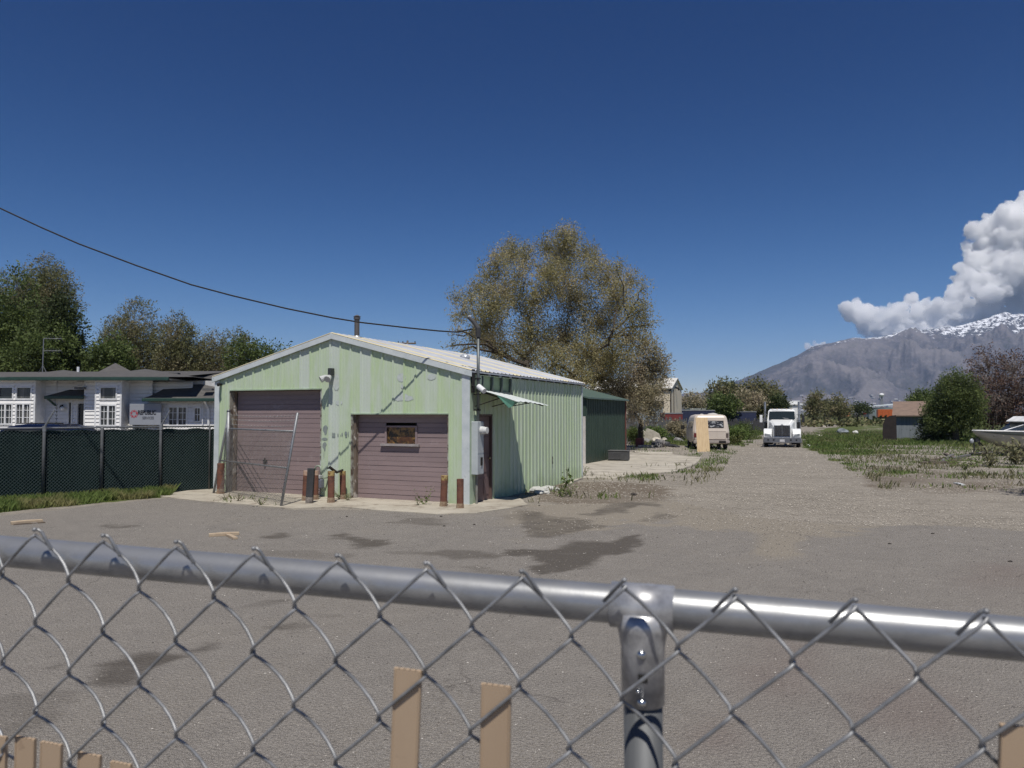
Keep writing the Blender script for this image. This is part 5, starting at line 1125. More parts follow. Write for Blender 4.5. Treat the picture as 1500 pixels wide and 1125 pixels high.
mb = MB(M); mb.box(-.15, .15, .121, .13, .36, .52); mb.build('number_plate', pm('plate_white', (.6, .6, .62)), bmp)
for k in range(5):
    x = -.6 + k * .3; mb = MB(M); mb.blob((x, -2.36, 2.49), (.07, .1, .035), k, 1, 0); mb.build('marker_light', pm('amber', (.5, .42, .3), rough=.3), T)
mb = MB(M); mb.box(-.5, .5, -6.6, -5.2, .87, 1.0); mb.build('fifth_wheel', tblk, T, bevel=.02)
# white building block with a lift behind the truck
v = P(1158, 598, 105); M = frame(Vector((v.x, v.y, 0)), YAW); T = thing('white_container', M, 'white box structure showing above the right side of the truck cab', 'container')
mb = MB(M); mb.box(-1.0, 1.3, 0, 2.5, .5, zz(587, 105)); mb.build('box', wht, T, bevel=.03); mb = MB(M); mb.box(-1.9, 1.6, -.2, 0, zz(593, 105), zz(591, 105)); mb.build('beam', wht, T)
for x in (-.8, .9): mb = MB(M); mb.box(x, x + .2, .2, .4, 0, .5); mb.build('leg', tblk, T)

# shed -------------------------------------------------------------
g = G(1313, 645.5); M = frame(Vector((g.x, g.y, 0)), YAW - math.radians(27.4) + math.radians(-2)) ; SHM = M
T = thing('garden_shed', M, 'small grey board shed with a brown shingle roof beside the bush', 'shed')
sx1 = 3.9; sd_ = 3.2; hw = 2.02
mb = MB(M); x = 0
while x < sx1: mb.box(x, min(x + .36, sx1), 0, .05, 0, hw); mb.box(x + .36, x + .40, .012, .05, 0, hw); x += .4
mb.build('front_wall', pm('grey_boards', (.235, .265, .29), (.17, .195, .215), 3, .8, stretch=(3, 3, .25), c3=(.10, .11, .12), s3=3, lo3=.6, hi3=.68), T)
M2 = M @ Matrix.Rotation(math.radians(20), 4, 'Z')
mb = MB(M); mb.prism([(0.06, 0), (.06, hw), (sd_ / 2, hw + .95), (sd_, hw), (sd_, 0)], 0, .06, 'X'); mb.prism([(0.06, 0), (.06, hw), (sd_ / 2, hw + .95), (sd_, hw), (sd_, 0)], sx1 - .06, sx1, 'X'); mb.build('side_wall', pm('dark_brown_boards', (.07, .05, .045), (.045, .035, .03), 3, .9, stretch=(1, 4, .3)), T)
mb = MB(M)
for sg in (0, 1):
    ya, yb = (-.3, sd_ / 2) if sg == 0 else (sd_ + .3, sd_ / 2); za = hw - .12; zb = hw + 1.0
    mb.raw([(-.25, ya, za), (sx1 + .3, ya, za), (sx1 + .3, yb, zb), (-.25, yb, zb), (-.25, ya, za + .08), (sx1 + .3, ya, za + .08), (sx1 + .3, yb, zb + .08), (-.25, yb, zb + .08)], [(0, 1, 2, 3), (4, 5, 6, 7), (0, 1, 5, 4), (1, 2, 6, 5), (2, 3, 7, 6), (3, 0, 4, 7)])
mb.build('roof', pm('brown_shingles', (.235, .165, .13), (.17, .125, .10), 5, .9, bump=.5, bscale=16, stretch=(.6, 1, 2.5)), T)
mb = MB(M); mb.box(1.55, 2.0, -.05, .0, 1.25, 1.75); wn_ = mb.build('window', wfm, T); mb = MB(M); mb.box(1.6, 1.95, -.06, -.051, 1.3, 1.7); mb.build('pane', GLS, wn_)
v = G(1304, 648); M = frame(Vector((v.x, v.y, 0)), YAW - .45); mb = MB(M); mb.prism([(-.42, 0), (-.50, .6), (-.46, 1.3), (-.3, 1.75), (.0, 1.95), (.42, 2.0), (.45, 0)], -.03, .03)
tag(mb.build('shed_wall_panel', pm('shaded_wall_brown', (.032, .024, .022), (.02, .016, .015), 3, .9)), 'dark brown curved panel standing in for the shaded left wall of the grey shed', 'panel')  # added stand-in for the shed's left wall, its shade put into the brown

# far right: water tower, orange container, dark roofed building, coloured drums
v = P(1292, 606, 900); M = frame(Vector((v.x, v.y, 0)), 0); T = thing('water_tower', M, 'far white domed water tower above the low scrub', 'water tower'); k = 900 / F
mb = MB(M); zc = zz(578.5, 900); mb.blob((0, 0, zc), (3.6 * k, 3.6 * k, 2.7 * k), 1, 3, 0); mb.build('tank', pm('tank_white', (.8, .8, .8), rough=.4), T, smooth=True)
mb = MB(M); mb.cyl((0, 0, 0), 1.0 * k, zc - 2.2 * k, 12); mb.build('column', pm('column_grey', (.35, .36, .38)), T)
mb = MB(M)
for a_ in range(6): q_ = a_ * math.pi / 3; mb.tube([(2.6 * k * math.cos(q_), 2.6 * k * math.sin(q_), 0), (2.9 * k * math.cos(q_), 2.9 * k * math.sin(q_), zc - 1.2 * k)], .22 * k, 5)
mb.build('legs', pm('column_grey', (.35, .36, .38)), T)
v = P(1297, 606, 180); M = frame(Vector((v.x, v.y, 0)), YAW - .3); T = thing('shipping_container', M, 'orange ribbed container left of the grey shed', 'container')
mb = MB(M); x = -1.5
while x < 3.9: mb.prism([(x, -.0), (x + .06, -.06), (x + .2, -.06), (x + .26, 0)], zz(610.5, 180), zz(600, 180), 'Z'); x += .3
mb.box(-1.6, 4.1, .005, 2.3, zz(611, 180), zz(599.5, 180)); mb.build('box', pm('orange_paint', (.58, .15, .04), (.42, .10, .03), 4, .55), T)
mb = MB(M); mb.box(-1.5, -.2, .1, 2.1, 0, zz(611, 180)); mb.box(.2, 4.0, .1, 2.1, 0, zz(611, 180)); mb.build('support', dark, T)
v = P(1291, 606, 220); M = frame(Vector((v.x, v.y, 0)), YAW - .35); T = thing('warehouse', M, 'distant pale roofed warehouse just below the water tower', 'warehouse')
mb = MB(M); mb.box(-3.2, 4.6, .3, 9, 0, zz(597, 220)); mb.build('walls', pm('warehouse_wall', (.16, .17, .17), (.22, .3, .3), .3, .7), T)
mb = MB(M); mb.raw([(-3.8, 0, zz(595.5, 220)), (4.9, 0, zz(592, 220)), (4.9, 10, zz(590.5, 220)), (-3.8, 10, zz(594.5, 220)), (-3.8, 0, zz(596.3, 220)), (4.9, 0, zz(593, 220))], [(0, 1, 2, 3), (4, 5, 1, 0)]); mb.build('roof', pm('pale_blue_roof', (.6, .66, .68)), T)
def smallbox(px, py, w_, h_, Z, mat, name, label, cat, dd=1.2):
    v = P(px, py, Z); M = frame(Vector((v.x, v.y, 0)), YAW - .1); z1 = zz(py - h_ / 2, Z); z0 = 0.0; W_ = w_ * Z / F
    T = thing(name, M, label, cat); mb = MB(M); mb.box(-W_ / 2, W_ / 2, 0, dd, z0, z1); mb.build('shell', mat, T, bevel=.05)
    if z0 > .05:
        mb = MB(M)
        for sx_ in (-1, 1): mb.box(sx_ * W_ * .4 - .05, sx_ * W_ * .4 + .05, .1, .2, 0, z0)
        mb.build('legs', dark, T)
smallbox(1243, 606, 5.5, 4, 340, pm('tent_orange', (.60, .16, .08)), 'tent_canopy', 'small orange red canopy standing alone at the field edge', 'canopy')
smallbox(1262, 604.5, 4, 3, 342, wht, 'storage_tank', 'small white tank top beside the red vehicles', 'tank')
smallbox(1269, 605.5, 11, 2.2, 344, pm('far_red', (.5, .05, .04)), 'trailer', 'low red trailer behind the dark far wall', 'trailer')
smallbox(1279, 605.5, 6, 2.6, 346, pm('far_red', (.5, .05, .04)), 'red_car', 'red car roof right of the low red trailer', 'car')
smallbox(1266, 610, 30, 6.5, 335, pm('dark_concrete_wall', (.09, .09, .088), (.06, .06, .06), 3, .9), 'dark_wall', 'dark low wall along the far field edge', 'wall', .3)

# boat ---------------------------------------------------------------
Zt = 38.0; bowp = P(1425, 631, Zt); M = frame(Vector((bowp.x, bowp.y, 0)), YAW + math.radians(4)); T = thing('motor_boat', M, 'white motor boat with a dark side stripe on a trailer at the right edge', 'boat')
Lb = 5.4; zs_ = bowp.z
def sec(t_):
    x = t_ * Lb; bm = 1.05 * (1 - (1 - min(1, t_ / .55)) ** 2.0) ** .75 if t_ > 0 else .0; bm = max(bm, .02)
    zk = .28 + .86 * (1 - min(1, t_ / .42)) ** 2.2; zsh = zs_ - .10 * t_; cz = zk + (zsh - zk) * (.36 - .1 * t_); cb = bm * .80
    return [(x + .0, 0, zk), (x, -cb * .98, cz), (x, -bm * .97, zsh - .20 * (zsh - zk) / .9), (x, -bm * 1.02, zsh - .19 * (zsh - zk) / .9), (x, -bm, zsh), (x, 0, zsh + .05), (x, bm, zsh), (x, bm * 1.02, zsh - .19 * (zsh - zk) / .9), (x, bm * .97, zsh - .20 * (zsh - zk) / .9), (x, cb * .98, cz)]
ts = [0, .02, .05, .09, .14, .2, .28, .38, .5, .65, .82, 1.0]
S_ = [sec(t_) for t_ in ts]
mb = MB(M); n = 10; pts = [p for s_ in S_ for p in s_]
def strip(js, name, mat, smooth=True, par=None):
    mb = MB(M); fs = [(k * n + j, k * n + (j + 1) % n, (k + 1) * n + (j + 1) % n, (k + 1) * n + j) for k in range(len(ts) - 1) for j in js]
    if name == 'hull': fs.append(tuple((len(ts) - 1) * n + j for j in range(n)))
    mb.raw(pts, fs); return mb.build(name, mat, par or T, smooth=smooth)
strip([0, 1, 8, 9], 'hull', pm('hull_white', (.46, .45, .40), (.38, .37, .33), 2, .35)); strip([2, 3, 6, 7], 'side_stripe', pm('stripe_dark', (.13, .15, .14), (.10, .12, .11), 3, .4)); strip([4, 5], 'deck', pm('deck_white', (.8, .8, .78), rough=.4))
mb = MB(M); mb.tube([Vector(s_[4]) + Vector((0, -.01, .01)) for s_ in S_], .035, 8); mb.tube([Vector(s_[6]) + Vector((0, .01, .01)) for s_ in S_], .035, 8); mb.build('gunwale', pm('deck_white', (.8, .8, .78)), T, smooth=True)
mb = MB(M); mb.raw([(1.9, -.75, zs_), (2.7, -.85, zs_ + .48), (2.7, .85, zs_ + .48), (1.9, .75, zs_), (3.3, -.9, zs_ + .45), (3.3, -.9, zs_ - .02), (3.3, .9, zs_ + .45), (3.3, .9, zs_ - .02)], [(0, 1, 2, 3), (0, 5, 4, 1), (3, 2, 6, 7)]); mb.build('windshield', GLS, T)
mb = MB(M); mb.prism([(2.3, zs_ + .46), (2.75, zs_ + .72), (4.2, zs_ + .68), (4.3, zs_ + .3), (2.6, zs_ + .40)], -.85, .85); mb.build('boat_cover', pm('cover_white', (.8, .8, .79), rough=.6), T, bevel=.06)
mb = MB(M); mb.tube([(1.2, -.55, zs_ + .02), (2.1, -.7, zs_ + .3), (2.9, -.82, zs_ + .42)], .02, 6); mb.build('rail', chrome, T)
TT = thing('boat_trailer', M, 'black boat trailer under the white motor boat', 'trailer'); mb = MB(M)
mb.tube([(.25, 0, .12), (1.6, -.4, .2), (5.2, -.6, .3)], .05, 6); mb.tube([(.25, 0, .12), (1.6, .4, .2), (5.2, .6, .3)], .05, 6); mb.tube([(-.2, 0, .1), (.4, 0, .14)], .05, 6); mb.build('frame', tblk, TT)
mb = MB(M); mb.tube([(.45, 0, .12), (.22, 0, .9)], .04, 6); mb.tube([(.75, 0, .12), (.3, 0, .72)], .035, 6); mb.box(.1, .32, -.08, .08, .66, .84); mb.build('winch_stand', tblk, TT)
mb = MB(M); mb.tube([(.05, 0, .02), (.05, 0, .62)], .035, 8); mb.build('jack', tblk, TT); mb = MB(M); mb.blob((-.1, -.05, .72), (.1, .06, .13), 2, 2, .2); mb.build('winch', galv, TT)
for s_ in (-1, 1): mb = MB(M); mb.tube([(3.9, s_ * .95, .3), (3.9, s_ * 1.12, .3)], .3, 18); mb.build('wheel', MATS['tyre'], TT)

# debris -------------------------------------------------------------
rub = [pm('plaster_rubble', (.60, .55, .46), (.42, .38, .32), 6, .9, bump=.5), pm('grey_rubble', (.30, .29, .28), (.17, .165, .16), 6, .9, bump=.5), pm('brown_rubble', (.16, .125, .10), (.10, .08, .065), 6, .9, bump=.5), pm('dark_rubbish', (.045, .045, .05), (.09, .09, .095), 5, .8)]
g = G(954, 650); M = Matrix.Translation(g); mb = MB(M); mb.prism([(-.62, 0), (-.72, .45), (-.55, .95), (-.42, .82), (-.3, 1.08), (.1, .95), (.55, .7), (.7, .35), (.45, 0)], -.06, .06)
tag(mb.build('plaster_slab', rub[0]), 'jagged upright cream slab at the left of the rubbish heap', 'slab')
r_ = random.Random(4)
for i in range(26):
    px = r_.uniform(944, 1000); py = r_.uniform(643, 656) if px < 985 else r_.uniform(640, 650); g = G(px, py); s_ = r_.uniform(.15, .42)
    k = i % 4; mb = MB(Matrix.Translation(g) @ Matrix.Rotation(r_.uniform(0, 3), 4, 'Z') @ Matrix.Rotation(r_.uniform(-.4, .4), 4, 'X'))
    if i % 3 == 0: mb.box(-s_ * 2.2, s_ * 2.2, -s_ * .4, s_ * .4, .02, .02 + s_ * .3); nm, ct = 'rubbish_board', 'board'
    else: mb.blob((0, 0, s_ * .5), (s_ * 1.3, s_, s_ * .8), i, 2, .5, 1.3); nm, ct = 'rubble_chunk', 'rubble'
    tag(mb.build(nm, rub[k]), 'broken board among the rubbish heap left of the van' if ct == 'board' else 'rubble chunk in the rubbish heap left of the van', ct, 'boards in the rubbish heap' if ct == 'board' else 'rubble in the rubbish heap')
def plank(px0, py0, px1, py1, w_, th, mat, label, name='wood_plank', lift=.015, cat='plank'):
    a_, b2 = G(px0, py0, lift), G(px1, py1, lift); d = b2 - a_; M = frame(a_, math.atan2(d.y, d.x)); mb = MB(M); L = d.length
    mb.prism([(0, 0), (L, 0), (L, th), (L * .5, th * 1.15), (0, th)], -w_ / 2, w_ / 2); return tag(mb.build(name, mat), label, cat)
lw = pm('light_lumber', (.50, .40, .28), (.38, .29, .2), 5, .8, stretch=(.3, 3, 3))
plank(16, 768, 62, 764.5, .16, .045, lw, 'pale split board lying on the asphalt at far left'); plank(20, 769, 66, 765.8, .05, .02, wood, 'thin dark strip beside the pale board at far left', lift=.014)
plank(306, 785.5, 350, 783, .12, .04, lw, 'short tan board on the asphalt above the fence rail'); plank(332, 784, 345, 790, .07, .03, lw, 'small splinter of wood touching the short tan board')
g = G(943, 654.8); mb = MB(); a_ = G(931, 653.5, .05); mb.box(a_.x, a_.x + .45, a_.y, a_.y + .4, 0, .55); tag(mb.build('red_crate', pm('faded_red', (.26, .07, .06), (.2, .06, .05), 4, .7)), 'faded red crate beside the corner of the dark green shed', 'crate')
plank(935, 655, 958, 655, .3, .12, rub[0], 'long pale board lying between the red crate and the rubbish heap'); plank(996, 642, 1007, 642.5, .5, .5, rub[0], 'cream foam block in the weeds beside the van', 'foam_block', cat='block')
# wood scraps near the boat
for i, q in enumerate([(1350, 679, 1372, 676), (1366, 680, 1402, 677), (1388, 676, 1420, 668), (1372, 673, 1405, 676), (1384, 666, 1398, 672), (1380, 678, 1395, 668), (1355, 676, 1380, 672)]):
    plank(*q, .14, .06 + .02 * (i % 3), (wood, rub[2], wgrey)[i % 3], 'weathered board in the scrap wood pile before the boat', 'scrap_board', cat='board')['group'] = 'scrap wood before the boat'
plank(1402, 680, 1428, 680.5, .4, .1, rub[0], 'pale concrete block lying right of the scrap wood', 'concrete_block', cat='block')
plank(1399, 708, 1411, 711, .1, .03, wht, 'white strip of litter on the gravel near the right edge', 'litter_strip', cat='litter')
g = G(1234, 636.5); mb = MB(); mb.blob(g + UP * .25, (.55, .4, .35), 3, 2, .4); tag(mb.build('grey_rock', pm('slate_grey', (.25, .28, .31), (.18, .2, .22), 4, .8), smooth=False), 'blue grey boulder in the green field right of the truck', 'rock')
g = G(1253, 637); mb = MB(); mb.blob(g + UP * .2, (.3, .2, .24), 5, 2, .4); tag(mb.build('white_rock', pm('white_rock', (.7, .7, .66), rough=.8)), 'white lump in the field right of the boulder', 'rock')
for i, (px, py, s_) in enumerate(((1207, 626, .22), (1213, 624, .12), (1229, 618, .15), (1200, 641, .2), (1209, 640, .1), (1184, 654, .1), (1212, 648, .1))):
    g = G(px, py); mb = MB(); mb.blob(g + UP * s_ * .5, (s_ * 1.4, s_, s_), i + 9, 1, .4); tag(mb.build('field_stone', (rub[0], rub[1], wht)[i % 3]), 'small pale stone scattered in the field', 'stone', 'stones scattered in the field')
# white rubble at foot of side wall
for i, (px, py, s_) in enumerate(((786, 721, .14), (792, 722, .12), (798, 720, .13), (803, 718.5, .12), (809, 718, .11), (814, 719, .08), (789, 724, .08), (800, 723, .07))):
    g = G(px, py); mb = MB(); mb.blob(g + UP * s_ * .35, (s_ * 1.5, s_, s_ * .7), i + 20, 2, .35); tag(mb.build('plaster_lump', pm('white_plaster', (.55, .55, .52), (.38, .38, .36), 9, .9)), 'white plaster lump at the foot of the pale green side wall', 'rubble', 'plaster lumps along the side wall')
for i, (px, py) in enumerate(((646, 757), (651, 771), (508, 757), (928, 725), (695, 769), (790, 741), (1303, 797), (1366, 782), (1480, 823))):
    g = G(px, py, .012); s_ = .02 if i != 3 else .06; mb = MB(); mb.blob(g + UP * s_ * .4, (s_ * 1.6, s_, s_ * .6), i + 40, 1, .4); tag(mb.build('dark_clod', pm('clod', (.05, .042, .035))), 'small dark clod lying on the yard surface', 'clod', 'dark clods on the yard surface')

# ============================================================ MOUNTAIN, TOWN, CLOUDS, HAZE
RID = [(900, 586), (960, 581), (985, 579), (1005, 576), (1030, 575), (1050, 570), (1074, 560), (1102, 549), (1118, 542), (1132, 536), (1147, 530), (1160, 524), (1175, 517), (1190, 508), (1205, 504), (1219, 502), (1236, 498), (1251, 494), (1268, 495), (1292, 493), (1305, 490), (1318, 486), (1328, 482), (1336, 479), (1351, 483), (1366, 482), (1383, 479), (1400, 478), (1418, 474), (1436, 469), (1453, 464), (1465, 459), (1477, 456), (1488, 460), (1500, 459), (1530, 462), (1600, 470), (1700, 490)]
rx = np.array([q[0] for q in RID], float); ryy = np.array([q[1] for q in RID], float)
na_, nd_ = 520, 110; pxs = np.linspace(900, 1700, na_); dd = np.concatenate([np.linspace(3300, 6500, nd_ - 14), np.linspace(6560, 8200, 14)])
V_ = np.zeros((nd_, na_, 3)); SN = np.zeros((nd_, na_)); GU = np.zeros((nd_, na_))
for j, d in enumerate(dd):
    s = min(1, max(0, (d - 4600) / 1900.0))
    for i, px in enumerate(pxs):
        yr = np.interp(px, rx, ryy) + .9 * (noise.noise(Vector((px * .11, 3, 0))) + .6 * noise.noise(Vector((px * .35, 9, 0)))); a = (px - 750) / F
        zr_ = HC + (608 - yr) * 6500 / F; foot = min(78, zr_ * .45)
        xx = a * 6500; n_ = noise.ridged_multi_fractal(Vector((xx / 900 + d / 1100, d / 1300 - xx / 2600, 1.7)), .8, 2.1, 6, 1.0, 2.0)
        n2 = noise.fractal(Vector((xx / 330 + d / 500, d / 420, 4.2)), .8, 2.0, 5)
        base = foot * sst(np.array(d), 3300, 4700) * (.8 + .25 * noise.noise(Vector((xx / 500, d / 500, 0))))
        if d <= 6500:
            env = s * (1 - s) * 4; f_ = s ** 1.12
            z = float(base) * (1 - s) + zr_ * f_ * (1 if s < 1 else 1) + env * ((n_ - 1.1) * .42 + n2 * .14) * zr_ * .55
        else: z = zr_ * (1 - (d - 6500) / 1700 * .8)
        p = RT * (a * d) + FW * d; V_[j, i] = (p.x, p.y, z - .5)
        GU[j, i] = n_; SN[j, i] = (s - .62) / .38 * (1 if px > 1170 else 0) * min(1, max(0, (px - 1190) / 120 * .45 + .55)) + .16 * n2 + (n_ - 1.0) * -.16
i_, j_ = np.meshgrid(np.arange(na_ - 1), np.arange(nd_ - 1)); a_ = (j_ * na_ + i_).ravel()
m, t, b, o = nt('mountain_rock'); sn = attr(t, 'snow')
n1 = tex(t, .0022, 7, .65); n2 = tex(t, .012, 6, .7); n3 = tex(t, .03, 5, .75)
col = mixc(t, ramp(t, n1, .38, .62), (.135, .125, .135), (.08, .08, .09)); col = mixc(t, ramp(t, n2, .5, .66, 0, .7), col, (.20, .18, .18)); col = mixc(t, ramp(t, n2, .32, .44, .6, 0), col, (.05, .055, .04))
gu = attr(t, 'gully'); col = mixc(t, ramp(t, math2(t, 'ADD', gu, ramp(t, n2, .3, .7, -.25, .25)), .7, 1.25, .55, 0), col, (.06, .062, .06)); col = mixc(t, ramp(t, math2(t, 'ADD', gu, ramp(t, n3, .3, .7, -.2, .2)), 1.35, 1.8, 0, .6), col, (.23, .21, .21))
sf_ = math2(t, 'ADD', sn, math2(t, 'MULTIPLY', math2(t, 'SUBTRACT', n3, .5), 3.4)); col = mixc(t, ramp(t, sf_, .80, .95), col, (.86, .88, .92))
t.links.new(col, b.inputs['Base Color']); b.inputs['Roughness'].default_value = .95; b.inputs['Specular IOR Level'].default_value = .1
bumpn(t, b, n2, .55, 50)
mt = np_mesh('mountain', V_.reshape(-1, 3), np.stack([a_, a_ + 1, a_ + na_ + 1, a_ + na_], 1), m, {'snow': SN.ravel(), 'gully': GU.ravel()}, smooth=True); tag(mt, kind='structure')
# town on the foot slope
def mtz(px, d):
    i = (px - 900) / 800 * (na_ - 1); j = np.searchsorted(dd, d); return V_[min(j, nd_ - 1), int(i), 2]
r_ = random.Random(9); mb = MB()
for k in range(900):
    px = r_.uniform(1150, 1420); d = r_.uniform(3300, 4750) if k % 3 else r_.uniform(2200, 3300); z = mtz(px, d) if d >= 3300 else 0; a = (px - 750) / F; p = RT * (a * d) + FW * d; s_ = r_.uniform(5, 11); R = Matrix.Rotation(r_.uniform(0, 3), 3, 'Z')
    mb.box(p.x - s_, p.x + s_ * r_.uniform(.6, 1.5), p.y - s_, p.y + s_, z - 2, z + r_.uniform(4, 7), R)
tag(mb.build('town', pm('town_walls', (.62, .6, .57), (.22, .21, .20), .012, .8)), kind='stuff')
# belt of scrub across the valley floor
C_ = []
def belt(n, px0, px1, z0, z1, hmax):
    out = []
    for k in range(n):
        d = z0 * (z1 / z0) ** r_.random(); px = r_.uniform(px0, px1); a = (px - 750) / F; p = RT * (a * d) + FW * d; h = r_.uniform(.4, 1) * hmax * (1 + d / 900)
        m_ = 26; q = rng.normal(size=(m_, 3)) * np.array([h * .8, h * .8, h * .42]) + np.array([p.x, p.y, h * .55]); q[:, 2] = np.abs(q[:, 2]); out.append(q)
    return np.concatenate(out)
c_ = belt(560, 925, 1420, 128, 900, 1.15); v_, f_ = leaves(c_, 1.0, .75, 0); d_ = np.repeat(np.linalg.norm(c_[:, :2], axis=1), 4); cc = np.repeat(c_, 4, 0); v_ = cc + (v_ - cc) * (d_[:, None] / 330 + .2)
tag(np_mesh('valley_scrub', v_, f_, leafmat('scrub_leaf', (.075, .085, .035), (.13, .115, .06), (.05, .065, .028), .1, .02)), kind='stuff')

def cloud(name, lobes, Z, vox, label, seed):
    mb = MB(); r_ = random.Random(seed)
    for k, (px, py, rp) in enumerate(lobes):
        zc = Z + r_.uniform(-1, 1) * rp * Z / F * .6; c = P(px, py, zc); r = rp * Z / F
        mb.blob(c, (r, r, r * .92), k + seed, 3, .25, 1.2)
        for q_ in range(9):
            d_ = Vector([r_.gauss(0, 1) for _ in range(3)]).normalized(); s_ = r_.uniform(.2, .48); c2_ = c + d_ * r * r_.uniform(.75, 1.12)
            mb.blob(c2_, r * s_, q_ + seed + k, 2, .3, 1.2)
    tmp = mb.build('tmp_cloud', None); md = tmp.modifiers.new('r', 'REMESH'); md.mode = 'VOXEL'; md.voxel_size = vox
    dg_ = bpy.context.evaluated_depsgraph_get(); me = bpy.data.meshes.new_from_object(tmp.evaluated_get(dg_)); bpy.data.objects.remove(tmp)
    n = len(me.vertices); co_ = np.empty(n * 3, np.float32); me.vertices.foreach_get('co', co_); co_ = co_.reshape(-1, 3); no = np.empty(n * 3, np.float32); me.vertices.foreach_get('normal', no); no = no.reshape(-1, 3)
    for i in range(n):
        q = Vector(co_[i]); a = 0
        for sc_, am in ((420, 70), (190, 55), (85, 38), (40, 24)): a += am * (abs(noise.noise(q / sc_ + Vector((seed, 0, 0)))) * 2.2 - .5)
        co_[i] += no[i] * a * (Z / 14000)
    me.vertices.foreach_set('co', co_.ravel()); me.update(); me.polygons.foreach_set('use_smooth', [True] * len(me.polygons))
    me.materials.clear(); me.materials.append(MATS['cloud']); o = bpy.data.objects.new(name, me); COL.objects.link(o); return tag(o, kind='structure')
m = bpy.data.materials.new('cloud'); m.use_nodes = True; t = m.node_tree; t.nodes.clear(); o = t.nodes.new('ShaderNodeOutputMaterial'); pv = t.nodes.new('ShaderNodeVolumePrincipled')
pv.inputs['Color'].default_value = (1, 1, 1, 1); pv.inputs['Density'].default_value = .013; pv.inputs['Anisotropy'].default_value = -.3; t.links.new(pv.outputs[0], o.inputs['Volume']); MATS['cloud'] = m
CLD = [(1478, 322, 26), (1450, 335, 20), (1500, 312, 24), (1425, 338, 13), (1495, 350, 38), (1460, 368, 30), (1435, 385, 22), (1480, 400, 40), (1425, 412, 22), (1445, 425, 32), (1520, 420, 45), (1405, 428, 16), (1392, 445, 16), (1372, 452, 12), (1356, 446, 8), (1338, 441, 8), (1242, 451, 10), (1252, 458, 15), (1268, 462, 15), (1285, 458, 13), (1302, 462, 15), (1316, 450, 9), (1330, 466, 15), (1268, 476, 14), (1296, 478, 14), (1350, 470, 14), (1375, 472, 14), (1398, 466, 15), (1424, 452, 20), (1500, 462, 22), (1470, 458, 16), (1550, 380, 50), (1560, 330, 40), (1310, 474, 14), (1330, 480, 12), (1385, 472, 14), (1412, 462, 18), (1440, 452, 22), (1470, 440, 30), (1420, 440, 22), (1400, 455, 16), (1380, 462, 14), (1455, 405, 26), (1290, 488, 14), (1320, 486, 14), (1350, 484, 14), (1380, 482, 14), (1410, 478, 16), (1440, 472, 18), (1270, 485, 10), (1262, 468, 14), (1282, 470, 14), (1300, 474, 12), (1345, 458, 12), (1362, 460, 12), (1412, 360, 8)]
cloud('cloud', CLD, 14000, 32, '', 3)
cloud('cloud', [(1184, 511, 5.5), (1193, 508, 6.5), (1203, 507, 5), (1210, 505, 3.5)], 14500, 30, '', 8)

m = bpy.data.materials.new('haze'); m.use_nodes = True; t = m.node_tree; t.nodes.clear(); o = t.nodes.new('ShaderNodeOutputMaterial'); pv = t.nodes.new('ShaderNodeVolumePrincipled')
pv.inputs['Color'].default_value = (.44, .62, 1.0, 1); pv.inputs['Density'].default_value = 4.8e-5; pv.inputs['Anisotropy'].default_value = .0; t.links.new(pv.outputs[0], o.inputs['Volume'])
mb = MB(); mb.box(-13000, 13000, -13000, 13000, -1.5, 960); hz = mb.build('haze', m); tag(hz, kind='stuff')
sc.cycles.volume_bounces = 20; sc.cycles.max_bounces = 24

# ============================================================ GRASS AND WEEDS
def blades(n_try, region, h, wv, maskfn, seed=0, dens=1.0):
    r = np.random.default_rng(seed); px = r.uniform(region[0], region[1], n_try); Z = r.uniform(region[2] ** .5, region[3] ** .5, n_try) ** 2
    X = (px - 750) / F * Z; x = X * cY - Z * sY; y = X * sY + Z * cY
    k = r.random(n_try) < maskfn(x, y) * dens; x, y, Z = x[k], y[k], Z[k]; n = len(x)
    hh = h * (1 + 1.4 * sst(Z, 34, 55)) * (.45 + .9 * r.random(n)) * (.6 + .9 * fbm(x, y, 1.1)); ww = wv * (.6 + .8 * r.random(n)) ; an = r.random(n) * 2 * np.pi; le = r.random((n, 2)) * 1.2 - .6
    dx, dy = np.cos(an) * ww / 2, np.sin(an) * ww / 2; z0 = gz(x, y) - .01
    v = np.stack([np.stack([x - dx, y - dy, z0], 1), np.stack([x + dx, y + dy, z0], 1), np.stack([x + dx * .6 + le[:, 0] * hh * .35, y + dy * .6 + le[:, 1] * hh * .35, z0 + hh * .6], 1), np.stack([x + le[:, 0] * hh, y + le[:, 1] * hh, z0 + hh], 1)], 1).reshape(-1, 3)
    return v, np.arange(n * 4).reshape(-1, 4)
lushg = leafmat('lush_grass', (.14, .18, .055), (.10, .145, .04), (.20, .19, .085), .4, 1.2)
fieldg = leafmat('field_grass', (.075, .115, .032), (.10, .135, .038), (.125, .13, .055), .25, .35)
dryg = leafmat('dry_grass', (.13, .125, .065), (.095, .10, .05), (.165, .15, .09), .2, .8)
def strip_m(x, y):
    px, py = proj(x, y); n = fbm(x, y, 1.2) - .5; return inpoly(px, py + n * 5, [(-400, 768), (-60, 758), (0, 751), (120, 738.5), (250, 728), (256, 722), (240, 714), (0, 700), (-400, 700)]).astype(float) * (1 if True else 0)
v, f = blades(90000, (-60, 262, 12, 21.5), .17, .014, lambda x, y: strip_m(x, y), 1); tag(np_mesh('grass', v, f, lushg), kind='stuff')
PADP = [(825, 715), (852, 702), (935, 697), (985, 694), (1018, 684), (1032, 671), (985, 664), (925, 661), (840, 668)]
def fm(x, y): px, py = proj(x, y); return np.where((px > 915) & ~inpoly(px, py, PADP), grass_mask(x, y) ** 1.6, 0)
